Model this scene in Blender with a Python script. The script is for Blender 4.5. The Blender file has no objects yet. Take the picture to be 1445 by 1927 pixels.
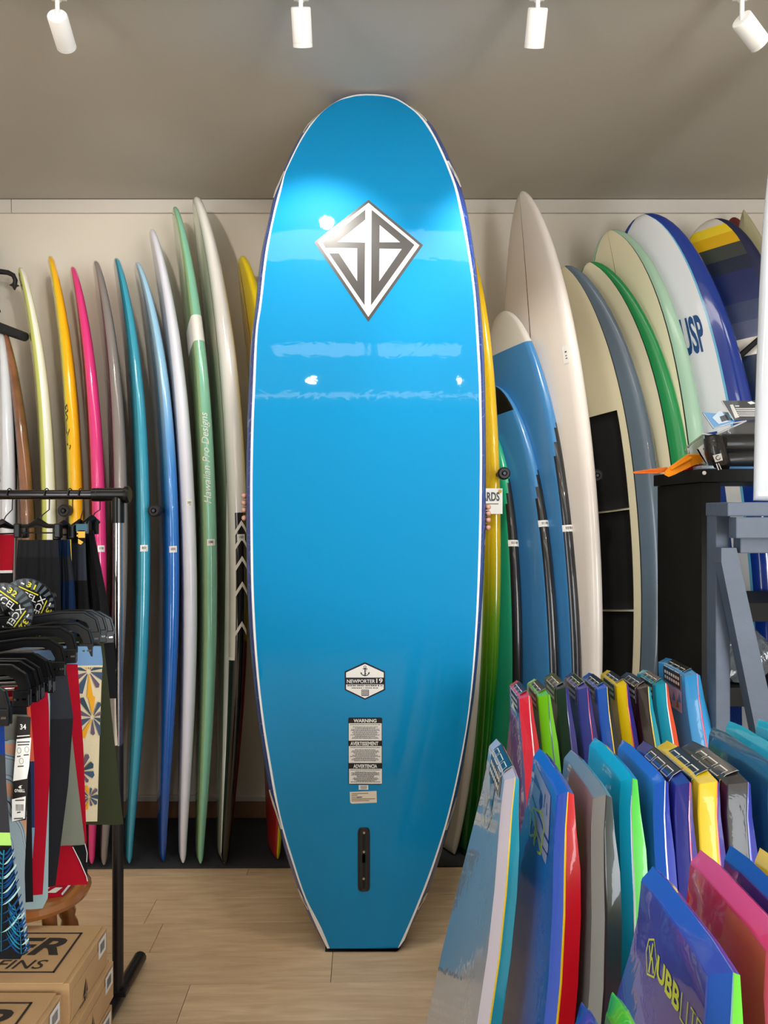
import bpy, bmesh, math, random
import numpy as np
from mathutils import Vector, Matrix
from mathutils.geometry import tessellate_polygon
random.seed(4)
SC = bpy.context.scene
COL = SC.collection
# ------------------------------------------------------------------ camera, light, exposure
F_PX, CX, CY, CAM_H = 1450.0, 722.5, 963.5, 1.5
cd = bpy.data.cameras.new('camera')
cam = bpy.data.objects.new('camera', cd); COL.objects.link(cam)
cam.location = (0, 0, CAM_H); cam.rotation_euler = (math.radians(90), 0, 0)
cd.sensor_fit = 'HORIZONTAL'; cd.sensor_width = 36; cd.lens = F_PX/1445*36; cd.clip_start = .02
SC.camera = cam
SC.view_settings.view_transform = 'Standard'; SC.view_settings.look = 'None'
SC.view_settings.gamma = 1; SC.view_settings.use_curve_mapping = False
SC.view_settings.exposure = 0.0
W = bpy.data.worlds.new('world'); SC.world = W; W.use_nodes = True
W.node_tree.nodes['Background'].inputs[0].default_value = (.75, .87, 1, 1)
W.node_tree.nodes['Background'].inputs[1].default_value = 1.2

def area(name, loc, target, sx, sy, watt, col=(1, 1, 1)):
    l = bpy.data.lights.new(name, 'AREA'); l.shape = 'RECTANGLE'; l.size = sx; l.size_y = sy; l.energy = watt; l.color = col
    o = bpy.data.objects.new(name, l); COL.objects.link(o); o.location = loc
    o.rotation_euler = (Vector(target)-Vector(loc)).to_track_quat('-Z', 'Y').to_euler(); return o

def spot(name, loc, target, watt, angle=60, blend=.6, radius=.025, col=(1, .945, .87)):
    l = bpy.data.lights.new(name, 'SPOT'); l.energy = watt; l.spot_size = math.radians(angle); l.spot_blend = blend
    l.shadow_soft_size = radius; l.color = col
    o = bpy.data.objects.new(name, l); COL.objects.link(o); o.location = loc
    o.rotation_euler = (Vector(target)-Vector(loc)).to_track_quat('-Z', 'Y').to_euler(); return o

# area lamps giving daylight at unseen openings in the front and side walls
area('daylight_side_lamp', (2.72, -1.6, 1.45), (-.2, 2.2, .9), 1.9, 2.2, 90, (.95, .98, 1))
area('daylight_shopfront', (2.2, -2.95, 1.5), (.3, 2.6, 1.1), .85, 2.3, 82, (.95, .98, 1))
area('daylight_side_lamp', (-2.52, -1.7, 1.5), (0, 2.2, 1.1), 1.3, 2.2, 48, (.95, .98, 1))  # added lamp at an unseen opening, set clear of the tall board's reflection

# ------------------------------------------------------------------ helpers
def lin(c):
    return tuple(((v/255)/12.92 if v/255 <= .04045 else ((v/255+.055)/1.055)**2.4) for v in c[:3])+(1,)

def V3(px, py, Y):
    return Vector(((px-CX)/F_PX*Y, Y, CAM_H-(py-CY)/F_PX*Y))

def nd(m, t, **kw):
    n = m.node_tree.nodes.new(t)
    for k, v in kw.items(): setattr(n, k, v)
    return n

MATS = {}
def mat(name, c=(200, 200, 200), rough=.5, coat=0, metal=0, bump=0, bscale=40, mottle=0, mscale=8, coatbump=0, cior=1.5, trans=0, alpha=1, spec=.5, coatr=.04):
    if name in MATS: return MATS[name]
    m = bpy.data.materials.new(name); m.use_nodes = True; MATS[name] = m
    b = m.node_tree.nodes['Principled BSDF']; L = m.node_tree.links
    b.inputs['Base Color'].default_value = lin(c); b.inputs['Roughness'].default_value = rough
    b.inputs['Metallic'].default_value = metal; b.inputs['Coat Weight'].default_value = coat
    b.inputs['Coat Roughness'].default_value = coatr; b.inputs['Coat IOR'].default_value = cior
    b.inputs['Specular IOR Level'].default_value = spec
    b.inputs['Transmission Weight'].default_value = trans; b.inputs['Alpha'].default_value = alpha
    tc = None
    if bump or mottle or coatbump: tc = nd(m, 'ShaderNodeTexCoord')
    if bump:
        n = nd(m, 'ShaderNodeTexNoise'); n.inputs['Scale'].default_value = bscale; n.inputs['Detail'].default_value = 4
        p = nd(m, 'ShaderNodeBump'); p.inputs['Strength'].default_value = bump; p.inputs['Distance'].default_value = .01
        L.new(tc.outputs['Object'], n.inputs['Vector']); L.new(n.outputs['Fac'], p.inputs['Height']); L.new(p.outputs[0], b.inputs['Normal'])
    if coatbump:
        n = nd(m, 'ShaderNodeTexNoise'); n.inputs['Scale'].default_value = 14; n.inputs['Detail'].default_value = 3; n.inputs['Distortion'].default_value = 1.2
        p = nd(m, 'ShaderNodeBump'); p.inputs['Strength'].default_value = coatbump; p.inputs['Distance'].default_value = .01
        L.new(tc.outputs['Object'], n.inputs['Vector']); L.new(n.outputs['Fac'], p.inputs['Height']); L.new(p.outputs[0], b.inputs['Coat Normal'])
    if mottle:
        n = nd(m, 'ShaderNodeTexNoise'); n.inputs['Scale'].default_value = mscale; n.inputs['Detail'].default_value = 5
        r = nd(m, 'ShaderNodeValToRGB'); a = [v*(1-mottle) for v in lin(c)[:3]]; bb = [min(1, v*(1+mottle)) for v in lin(c)[:3]]
        r.color_ramp.elements[0].position = .3; r.color_ramp.elements[1].position = .7
        r.color_ramp.elements[0].color = (*a, 1); r.color_ramp.elements[1].color = (*bb, 1)
        L.new(tc.outputs['Object'], n.inputs['Vector']); L.new(n.outputs['Fac'], r.inputs[0]); L.new(r.outputs[0], b.inputs['Base Color'])
    return m

def ramp_mat(name, stops, rough=.2, coat=1, const=False, axis='Y'):
    """colour changing along the length of a board (UV y = position from tail to nose)"""
    m = mat(name, (255, 255, 255), rough, coat); b = m.node_tree.nodes['Principled BSDF']; L = m.node_tree.links
    u = nd(m, 'ShaderNodeTexCoord'); s = nd(m, 'ShaderNodeSeparateXYZ'); r = nd(m, 'ShaderNodeValToRGB')
    if const: r.color_ramp.interpolation = 'CONSTANT'
    els = r.color_ramp.elements
    while len(els) < len(stops): els.new(.5)
    for e, (p, c) in zip(els, stops): e.position = p; e.color = lin(c)
    L.new(u.outputs['UV'], s.inputs[0]); L.new(s.outputs[axis], r.inputs[0]); L.new(r.outputs[0], b.inputs['Base Color'])
    return m

ORG = {}
def empty(name, label, cat, loc, group=None):
    o = bpy.data.objects.new(name, None); COL.objects.link(o); o.empty_display_size = .1
    o.location = loc; ORG[o] = Vector(loc); tag(o, label, cat, group); return o

def tag(o, label=None, cat=None, group=None, kind=None):
    if label: o['label'] = label
    if cat: o['category'] = cat
    if group: o['group'] = group
    if kind: o['kind'] = kind
    return o

def obj(name, V, Fc, mats, fm=None, parent=None, smooth=True, uv=None, base=None):
    """link vertices given in world coordinates as one mesh object"""
    V = [Vector(v) for v in V]
    if parent is not None: org = ORG[parent]
    elif base is not None: org = Vector(base)
    else:
        a = np.array([tuple(v) for v in V]); org = Vector(((a[:, 0].min()+a[:, 0].max())/2, (a[:, 1].min()+a[:, 1].max())/2, a[:, 2].min()))
    me = bpy.data.meshes.new(name); me.from_pydata([tuple(v-org) for v in V], [], [tuple(f) for f in Fc])
    if not isinstance(mats, (list, tuple)): mats = [mats]
    for m in mats: me.materials.append(m)
    if fm: me.polygons.foreach_set('material_index', fm)
    if smooth: me.polygons.foreach_set('use_smooth', [True]*len(me.polygons))
    if uv is not None:
        l = me.uv_layers.new(name='UVMap')
        for lp in me.loops: l.data[lp.index].uv = uv[lp.vertex_index]
    me.update()
    o = bpy.data.objects.new(name, me); COL.objects.link(o); ORG[o] = org
    if parent is not None: o.parent = parent; 
    else: o.location = org
    return o

class MB:
    def __init__(s): s.v = []; s.f = []; s.m = []
    def add(s, V, Fc, m=0):
        n = len(s.v); s.v += [Vector(v) for v in V]; s.f += [tuple(i+n for i in f) for f in Fc]; s.m += [m]*len(Fc); return s
    def box(s, lo, hi, m=0, bev=0, rot=None, piv=None):
        bm = bmesh.new(); bmesh.ops.create_cube(bm, size=1)
        lo, hi = Vector(lo), Vector(hi); c = (lo+hi)/2; d = hi-lo
        for v in bm.verts: v.co = Vector((v.co.x*d.x, v.co.y*d.y, v.co.z*d.z))
        if bev: bmesh.ops.bevel(bm, geom=bm.edges[:], offset=bev, segments=2, affect='EDGES', profile=.6)
        bm.verts.index_update()
        P = [v.co.copy() for v in bm.verts]
        if rot is not None:
            pv = Vector(piv)-c if piv is not None else Vector((0, 0, 0)); P = [rot @ (p-pv)+pv for p in P]
        s.add([p+c for p in P], [[v.index for v in f.verts] for f in bm.faces], m); bm.free(); return s
    def tube(s, pts, r, n=10, m=0, cap=True):
        pts = [Vector(p) for p in pts]; rr = r if isinstance(r, (list, tuple)) else [r]*len(pts)
        k = len(pts); V = []; ref = None
        for i, p in enumerate(pts):
            t = (pts[min(i+1, k-1)]-pts[max(i-1, 0)]).normalized()
            if ref is None:
                ref = Vector((0, 0, 1)) if abs(t.z) < .9 else Vector((1, 0, 0))
            a = (ref-t*ref.dot(t)).normalized(); b = t.cross(a); ref = a
            for j in range(n):
                q = 2*math.pi*j/n; V.append(p+(a*math.cos(q)+b*math.sin(q))*rr[i])
        Fc = [(i*n+j, i*n+(j+1) % n, (i+1)*n+(j+1) % n, (i+1)*n+j) for i in range(k-1) for j in range(n)]
        if cap: Fc += [tuple(range(n))[::-1], tuple((k-1)*n+j for j in range(n))]
        return s.add(V, Fc, m)
    def lathe(s, p0, axis, prof, n=20, m=0):
        ax = Vector(axis).normalized(); ref = Vector((0, 0, 1)) if abs(ax.z) < .9 else Vector((1, 0, 0))
        a = (ref-ax*ref.dot(ax)).normalized(); b = ax.cross(a); V = []; k = len(prof)
        for (r, h) in prof:
            for j in range(n):
                q = 2*math.pi*j/n; V.append(Vector(p0)+ax*h+(a*math.cos(q)+b*math.sin(q))*r)
        Fc = [(i*n+j, i*n+(j+1) % n, (i+1)*n+(j+1) % n, (i+1)*n+j) for i in range(k-1) for j in range(n)]
        Fc += [tuple(range(n))[::-1], tuple((k-1)*n+j for j in range(n))]
        return s.add(V, Fc, m)
    def prism(s, poly, off, m=0):
        """closed outline (3-D points) pushed along a vector"""
        P = [Vector(p) for p in poly]; off = Vector(off); n = len(P)
        T = tessellate_polygon([P])
        Fc = [tuple(t) for t in T]+[tuple(i+n for i in t[::-1]) for t in T]+[(i, (i+1) % n, (i+1) % n+n, i+n) for i in range(n)]
        return s.add(P+[p+off for p in P], Fc, m)
    def build(s, name, mats, parent=None, smooth=False, base=None):
        o = obj(name, s.v, s.f, mats, s.m, parent, smooth, base=base)
        if smooth:
            bm = bmesh.new(); bm.from_mesh(o.data)
            bmesh.ops.recalc_face_normals(bm, faces=bm.faces)
            for e in bm.edges:
                if len(e.link_faces) == 2 and e.calc_face_angle(0) > .7: e.smooth = False
            bm.to_mesh(o.data); bm.free()
        return o

TXT = {}
def text2d(s, bold=0, shear=0):
    k = (s, bold, shear)
    if k in TXT: return TXT[k]
    c = bpy.data.curves.new('lettering', 'FONT'); c.body = s; c.offset = bold; c.shear = shear; c.resolution_u = 3
    o = bpy.data.objects.new('lettering', c); COL.objects.link(o); bpy.context.view_layer.update()
    e = o.evaluated_get(bpy.context.evaluated_depsgraph_get()); me = e.to_mesh()
    V = [(v.co.x, v.co.y) for v in me.vertices]; Fc = [tuple(p.vertices) for p in me.polygons]; e.to_mesh_clear()
    bpy.data.objects.remove(o); bpy.data.curves.remove(c)
    a = np.array(V); lo = a.min(0); d = a.max(0)-lo
    TXT[k] = ([tuple((p-lo)/d) for p in a], Fc); return TXT[k]

class Decal:
    """flat print gathered in a 2-D frame, cut into strips and laid on a surface by a mapping function"""
    def __init__(s, step=None): s.V = []; s.F = []; s.M = []; s.Lr = []; s.step = step
    def poly(s, pts, m=0, layer=1):
        n = len(s.V); s.V += [(p[0], p[1]) for p in pts]
        for t in tessellate_polygon([[Vector((p[0], p[1], 0)) for p in pts]]): s.F.append(tuple(i+n for i in t)); s.M.append(m); s.Lr.append(layer)
        return s
    def rect(s, x0, y0, x1, y1, m=0, layer=1): return s.poly([(x0, y0), (x1, y0), (x1, y1), (x0, y1)], m, layer)
    def rrect(s, x0, y0, x1, y1, r, m=0, layer=1):
        P = []
        for cx, cy, a0 in ((x1-r, y1-r, 0), (x0+r, y1-r, 90), (x0+r, y0+r, 180), (x1-r, y0+r, 270)):
            for k in range(5): a = math.radians(a0+22.5*k); P.append((cx+r*math.cos(a), cy+r*math.sin(a)))
        return s.poly(P, m, layer)
    def disc(s, cx, cy, r, m=0, layer=1, n=14): return s.poly([(cx+r*math.cos(2*math.pi*k/n), cy+r*math.sin(2*math.pi*k/n)) for k in range(n)], m, layer)
    def line(s, pts, w, m=0, layer=1):
        for a, b in zip(pts[:-1], pts[1:]):
            d = Vector((b[0]-a[0], b[1]-a[1])); l = d.length or 1; q = Vector((-d.y, d.x))*(w/2/l); e = d*(w*.25/l)
            s.poly([(a[0]-e.x+q.x, a[1]-e.y+q.y), (b[0]+e.x+q.x, b[1]+e.y+q.y), (b[0]+e.x-q.x, b[1]+e.y-q.y), (a[0]-e.x-q.x, a[1]-e.y-q.y)], m, layer)
        return s
    def text(s, t, x0, y0, x1, y1, m=0, layer=2, bold=0, shear=0, rot=0):
        """letters fill the box from baseline (x0, y0) to the far corner (x1, y1); rot turns them about the box centre"""
        V, Fc = text2d(t, bold, shear); n = len(s.V); cx, cy = (x0+x1)/2, (y0+y1)/2; c, q = math.cos(rot), math.sin(rot)
        for x, y in V:
            X, Y = x0+x*(x1-x0)-cx, y0+y*(y1-y0)-cy; s.V.append((cx+X*c-Y*q, cy+X*q+Y*c))
        s.F += [tuple(i+n for i in f) for f in Fc]; s.M += [m]*len(Fc); s.Lr += [layer]*len(Fc); return s
    def build(s, name, fn, mats, parent, lift=.0006):
        bm = bmesh.new(); V = [bm.verts.new((x, y, 0)) for x, y in s.V]; ll = bm.faces.layers.int.new('lr')
        for f, m, l in zip(s.F, s.M, s.Lr):
            try: q = bm.faces.new([V[i] for i in f])
            except ValueError: continue
            q.material_index = m; q[ll] = l
        if s.step:
            ys = [v[1] for v in s.V]; xs = [v[0] for v in s.V]
            for ax, vals, st in ((1, ys, s.step[1]), (0, xs, s.step[0])):
                if not st: continue
                y = math.floor(min(vals)/st)*st+st
                while y < max(vals):
                    bmesh.ops.bisect_plane(bm, geom=bm.verts[:]+bm.edges[:]+bm.faces[:], plane_co=(y, 0, 0) if ax == 0 else (0, y, 0), plane_no=(1, 0, 0) if ax == 0 else (0, 1, 0)); y += st
        OV = []; OF = []; OM = []
        idx = {}
        for f in bm.faces:
            ff = []
            for v in f.verts:
                k = (v, f[ll])
                if k not in idx: idx[k] = len(OV); OV.append(fn(v.co.x, v.co.y, f[ll]*lift))
                ff.append(idx[k])
            OF.append(ff); OM.append(f.material_index)
        bm.free()
        return obj(name, OV, OF, mats, OM, parent, smooth=False)

def pchip(xs, ys):
    xs = np.array(xs, float); ys = np.array(ys, float); h = np.diff(xs); d = np.diff(ys)/h; m = np.zeros(len(xs))
    m[0], m[-1] = d[0], d[-1]
    for i in range(1, len(xs)-1):
        if d[i-1]*d[i] > 0: w1, w2 = 2*h[i]+h[i-1], h[i]+2*h[i-1]; m[i] = (w1+w2)/(w1/d[i-1]+w2/d[i])
    def f(x):
        i = int(np.clip(np.searchsorted(xs, x)-1, 0, len(h)-1)); t = (x-xs[i])/h[i]
        return float((1+2*t)*(1-t)**2*ys[i]+t*(1-t)**2*h[i]*m[i]+t*t*(3-2*t)*ys[i+1]+t*t*(t-1)*h[i]*m[i+1])
    return f

WHITE = mat('white_print', (238, 236, 230), .45); BLACK = mat('black_print', (22, 22, 24), .4); PAPER = mat('paper_label', (240, 238, 232), .6)
INK = mat('grey_ink', (70, 70, 72), .6)

# ------------------------------------------------------------------ room shell
YW, ZC, XL, XR, YF = 3.78, 3.03, -2.55, 2.75, -3.0
def struct(mb, name, m, smooth=False): return tag(mb.build(name, m, smooth=smooth), kind='structure')
m_wall = mat('wall_paint', (222, 213, 198), .75, bump=.06, bscale=120, mottle=.03, mscale=2)
m_ceil = mat('ceiling_paint', (186, 181, 170), .8, bump=.05, bscale=80, mottle=.03, mscale=1.5)
m_trim = mat('trim_paint', (214, 206, 196), .55)
struct(MB().box((XL-.1, YW, 0), (XR+.1, YW+.1, ZC)), 'wall_back', m_wall)
lw = MB()
for y0_, y1_, z0, z1 in ((YF-.1, -2.4, 0, ZC), (-1.0, YW, 0, ZC), (-2.4, -1.0, 0, .3), (-2.4, -1.0, 2.65, ZC)): lw.box((XL-.1, y0_, z0), (XL, y1_, z1))
struct(lw, 'wall_left', m_wall)
rw = MB()
for y0_, y1_, z0, z1 in ((YF-.1, -2.6, 0, ZC), (-.6, YW, 0, ZC), (-2.6, -.6, 0, .3), (-2.6, -.6, 2.6, ZC)): rw.box((XR, y0_, z0), (XR+.1, y1_, z1))
struct(rw, 'wall_right', m_wall)
fw = MB()
for x0, x1 in ((XL-.1, 1.76), (2.64, XR+.1)): fw.box((x0, YF-.1, 0), (x1, YF, ZC))
for x0, x1 in ((1.76, 2.64),): fw.box((x0, YF-.1, 2.7), (x1, YF, ZC)); fw.box((x0, YF-.1, 0), (x1, YF, .25))
struct(fw, 'wall_front', mat('wall_paint_darkened', (112, 112, 110), .8, mottle=.05, mscale=2))  # unseen wall, colour darkened to weaken its reflection in the tall board
struct(MB().box((XL-.1, YF-.1, ZC), (XR+.1, YW+.1, ZC+.1)), 'ceiling', m_ceil)
# cornice board in two lengths along the top of the wall, joint near its start
tb = tag(bpy.data.objects.new('trim_1', None), kind='structure'); COL.objects.link(tb); ORG[tb] = Vector((0, 0, 0))
for x0, x1 in ((XL, -1.822), (-1.819, XR)):
    MB().box((x0, YW-.018, ZC-.068), (x1, YW-.0005, ZC-.003), bev=.003).build('trim_board', m_trim, tb)
m_base = mat('baseboard_wood', (150, 112, 82), .6, mottle=.2, mscale=5)
struct(MB().box((XL, YW-.016, 0), (XR, YW-.0005, .085), bev=.003), 'baseboard_back', m_base)
struct(MB().box((XL, YW-.022, .086), (XR, YW-.0005, .115), bev=.006), 'trim_2', m_trim)

# floor of single planks, slightly turned against the wall
m_plank = mat('oak_plank', (205, 178, 145), .42); b = m_plank.node_tree.nodes['Principled BSDF']; L = m_plank.node_tree.links
tc = nd(m_plank, 'ShaderNodeTexCoord'); mp = nd(m_plank, 'ShaderNodeMapping'); mp.inputs['Scale'].default_value = (2.6, 20, 20)
oi = nd(m_plank, 'ShaderNodeObjectInfo'); mu = nd(m_plank, 'ShaderNodeMath', operation='MULTIPLY'); mu.inputs[1].default_value = 37
n1 = nd(m_plank, 'ShaderNodeTexNoise', noise_dimensions='4D'); n1.inputs['Scale'].default_value = 2.0; n1.inputs['Detail'].default_value = 6; n1.inputs['Distortion'].default_value = .6
r1 = nd(m_plank, 'ShaderNodeValToRGB'); r1.color_ramp.elements[0].position = .3; r1.color_ramp.elements[1].position = .72
r1.color_ramp.elements[0].color = lin((206, 174, 135)); r1.color_ramp.elements[1].color = lin((234, 206, 166))
hs = nd(m_plank, 'ShaderNodeHueSaturation'); vr = nd(m_plank, 'ShaderNodeMapRange'); vr.inputs['To Min'].default_value = .88; vr.inputs['To Max'].default_value = 1.06
L.new(tc.outputs['Object'], mp.inputs[0]); L.new(mp.outputs[0], n1.inputs['Vector']); L.new(oi.outputs['Random'], mu.inputs[0]); L.new(mu.outputs[0], n1.inputs['W'])
L.new(n1.outputs['Fac'], r1.inputs[0]); L.new(r1.outputs[0], hs.inputs['Color']); L.new(oi.outputs['Random'], vr.inputs[0]); L.new(vr.outputs[0], hs.inputs['Value']); L.new(hs.outputs[0], b.inputs['Base Color'])
m_sub = mat('floor_gap', (70, 52, 38), .8)
fl = struct(MB().box((XL-.1, YF-.1, -.1), (XR+.1, YW+.1, -.006)), 'floor', m_sub)
PH, PL, TH = .1835, 1.22, math.radians(1.6)
bm = MB().box((-PL/2+.0008, -PH/2+.0008, -.006), (PL/2-.0008, PH/2-.0008, 0), bev=.0012)
pm = bpy.data.meshes.new('plank'); pm.from_pydata([tuple(v) for v in bm.v], [], bm.f); pm.materials.append(m_plank)
y0 = 2.646
for r in range(-30, 8):
    yy = y0+(r-.5)*PH
    off = {0: -.175, 1: -.80, -1: -.62, -2: .2, 2: .35}.get(r, random.uniform(0, PL))
    k0 = -3
    for k in range(-3, 4):
        x = off+PL/2+k*PL
        if x < XL-.5 or x > XR+.5: continue
        c = Vector((x*math.cos(TH)-(yy-y0)*math.sin(TH), y0+(yy-y0)*math.cos(TH)+x*math.sin(TH), 0))
        if c.y > YW-.06: continue
        o = bpy.data.objects.new('plank', pm); COL.objects.link(o); o.parent = fl; o.location = c-ORG[fl]; o.rotation_euler = (0, 0, TH)

# charcoal carpet strip along the wall
m_carpet = mat('charcoal_carpet', (50, 50, 54), .95, bump=.6, bscale=260, mottle=.25, mscale=150)
cs = math.tan(TH)
def yc(x): return 3.245+(x+.3)*.012
tag(MB().prism([(XL+.005, yc(XL), .001), (XR-.005, yc(XR), .001), (XR-.005, YW-.025, .001), (XL+.005, YW-.025, .001)], (0, 0, .008)).build('carpet_strip', m_carpet),
    'charcoal carpet strip along the foot of the back wall under the surfboards', 'carpet')

# ------------------------------------------------------------------ track lights
m_lampw = mat('lamp_white', (236, 234, 230), .4); m_glow = mat('lamp_glow', (255, 240, 215), .4)
gb = m_glow.node_tree.nodes['Principled BSDF']; gb.inputs['Emission Color'].default_value = (1, .88, .7, 1); gb.inputs['Emission Strength'].default_value = 18
def track_light(x, z, aim, label, group, y=2.2, watt=22, ln=.098, angle=75, radius=.03):
    tr = empty('track_light', label, 'lamp', (x, y, ZC-.03), group)
    top = Vector((x, y, z)); d = Vector(aim).normalized()
    MB().box((x-.022, y-.016, ZC-.062), (x+.022, y+.016, ZC-.031), bev=.003).build('adapter', m_lampw, tr)
    hc = top+d*ln*.45
    st = MB().tube([(x, y, ZC-.06), (x, y, z-.01)], .0065, 10); st.lathe((x, y, ZC-.064), (0, 0, -1), [(.011, 0), (.011, .006)], 12)
    st.build('stem', m_lampw, tr, True)
    q = d.to_track_quat('Z', 'Y'); p0 = top-d*.004+ (q @ Vector((0, 0, 0)))
    MB().lathe(p0, d, [(.0001, 0), (.0265, 0), (.0285, .003), (.0285, ln-.012), (.0275, ln-.012), (.0275, ln-.010), (.0285, ln-.010), (.0285, ln), (.025, ln), (.023, ln-.012), (.0001, ln-.012)], 28).build('lamp_head', m_lampw, tr, True)
    MB().lathe(p0, d, [(.0001, ln-.008), (.0215, ln-.008), (.0215, ln-.0105), (.0001, ln-.0105)], 20).build('bulb', m_glow, tr)
    e = p0+d*(ln+.03); s = spot('track_spot', e, e+d, watt, angle, .7, radius); return tr
def track_rail(y, x0, x1, label):
    tag(MB().box((x0, y-.017, ZC-.031), (x1, y+.017, ZC-.001), bev=.003).build('track_rail', m_lampw), label, 'rail')
G = 'white track spotlights under the ceiling'
TUBE = 5.0
track_rail(2.2, -2.3, 2.4, 'white track rail just above the picture edge carrying four spotlights')
for (px, z, aim, l) in ((108, 2.914, (-.1, .88, -.34), 'white track spotlight tilted to the right, first from the left corner'),
                        (566, 2.937, (.0, .6, -.8), 'white track spotlight hanging straight, above and left of the tall board nose'),
                        (1012, 2.935, (.0, .6, -.8), 'white track spotlight hanging straight, right of the tall board nose'),
                        (1396, 2.905, (.76, .45, -.44), 'white track spotlight turned steeply towards the right corner')):
    track_light((px-CX)/F_PX*2.2, z, aim, l, G, watt=34 if px > 1000 else 24)
track_rail(-.8, -2.3, 2.4, 'white track rail behind the viewer, nearer the shop doors')
for i, (x, aim) in enumerate(((-1.7, (-.1, .9, -.4)), (-.54, (-.2, .85, -.4)), (.65, (.2, .85, -.5)), (1.8, (-.1, .8, -.5)))):
    track_light(x, 2.91, aim, 'white track spotlight on the rail behind the viewer, number %s from the left wall' % ('one', 'two', 'three', 'four')[i], 'white track spotlights behind the viewer', -.8, 12 if abs(x) < 1 else 30)
# long ceiling lights above and behind the viewer
m_tube = mat('tube_glow', (255, 250, 240), .5); tb_ = m_tube.node_tree.nodes['Principled BSDF']; tb_.inputs['Emission Color'].default_value = (1, .96, .9, 1); tb_.inputs['Emission Strength'].default_value = TUBE
for (x, y, wd, dp, l) in ((0, 1.86, 3.4, .3, 'longest white ceiling light, in front of the viewer'), (-.48, 0, .76, .34, 'short white ceiling light above the viewer, nearer the left wall'), (.29, 0, .70, .34, 'short white ceiling light above the viewer, nearer the right wall'), (0, -2.0, 3.4, .2, 'long white ceiling light far behind the viewer')):
    t = empty('ceiling_light', l, 'lamp', (x, y, ZC-.06))
    MB().box((x-wd/2, y-dp/2, ZC-.03), (x+wd/2, y+dp/2, ZC-.001), bev=.004).build('lamp_body', m_lampw, t)
    MB().box((x-wd/2+.02, y-dp/2+.015, ZC-.05), (x+wd/2-.02, y+dp/2-.015, ZC-.0305), bev=.004).build('diffuser', m_tube, t)

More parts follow.
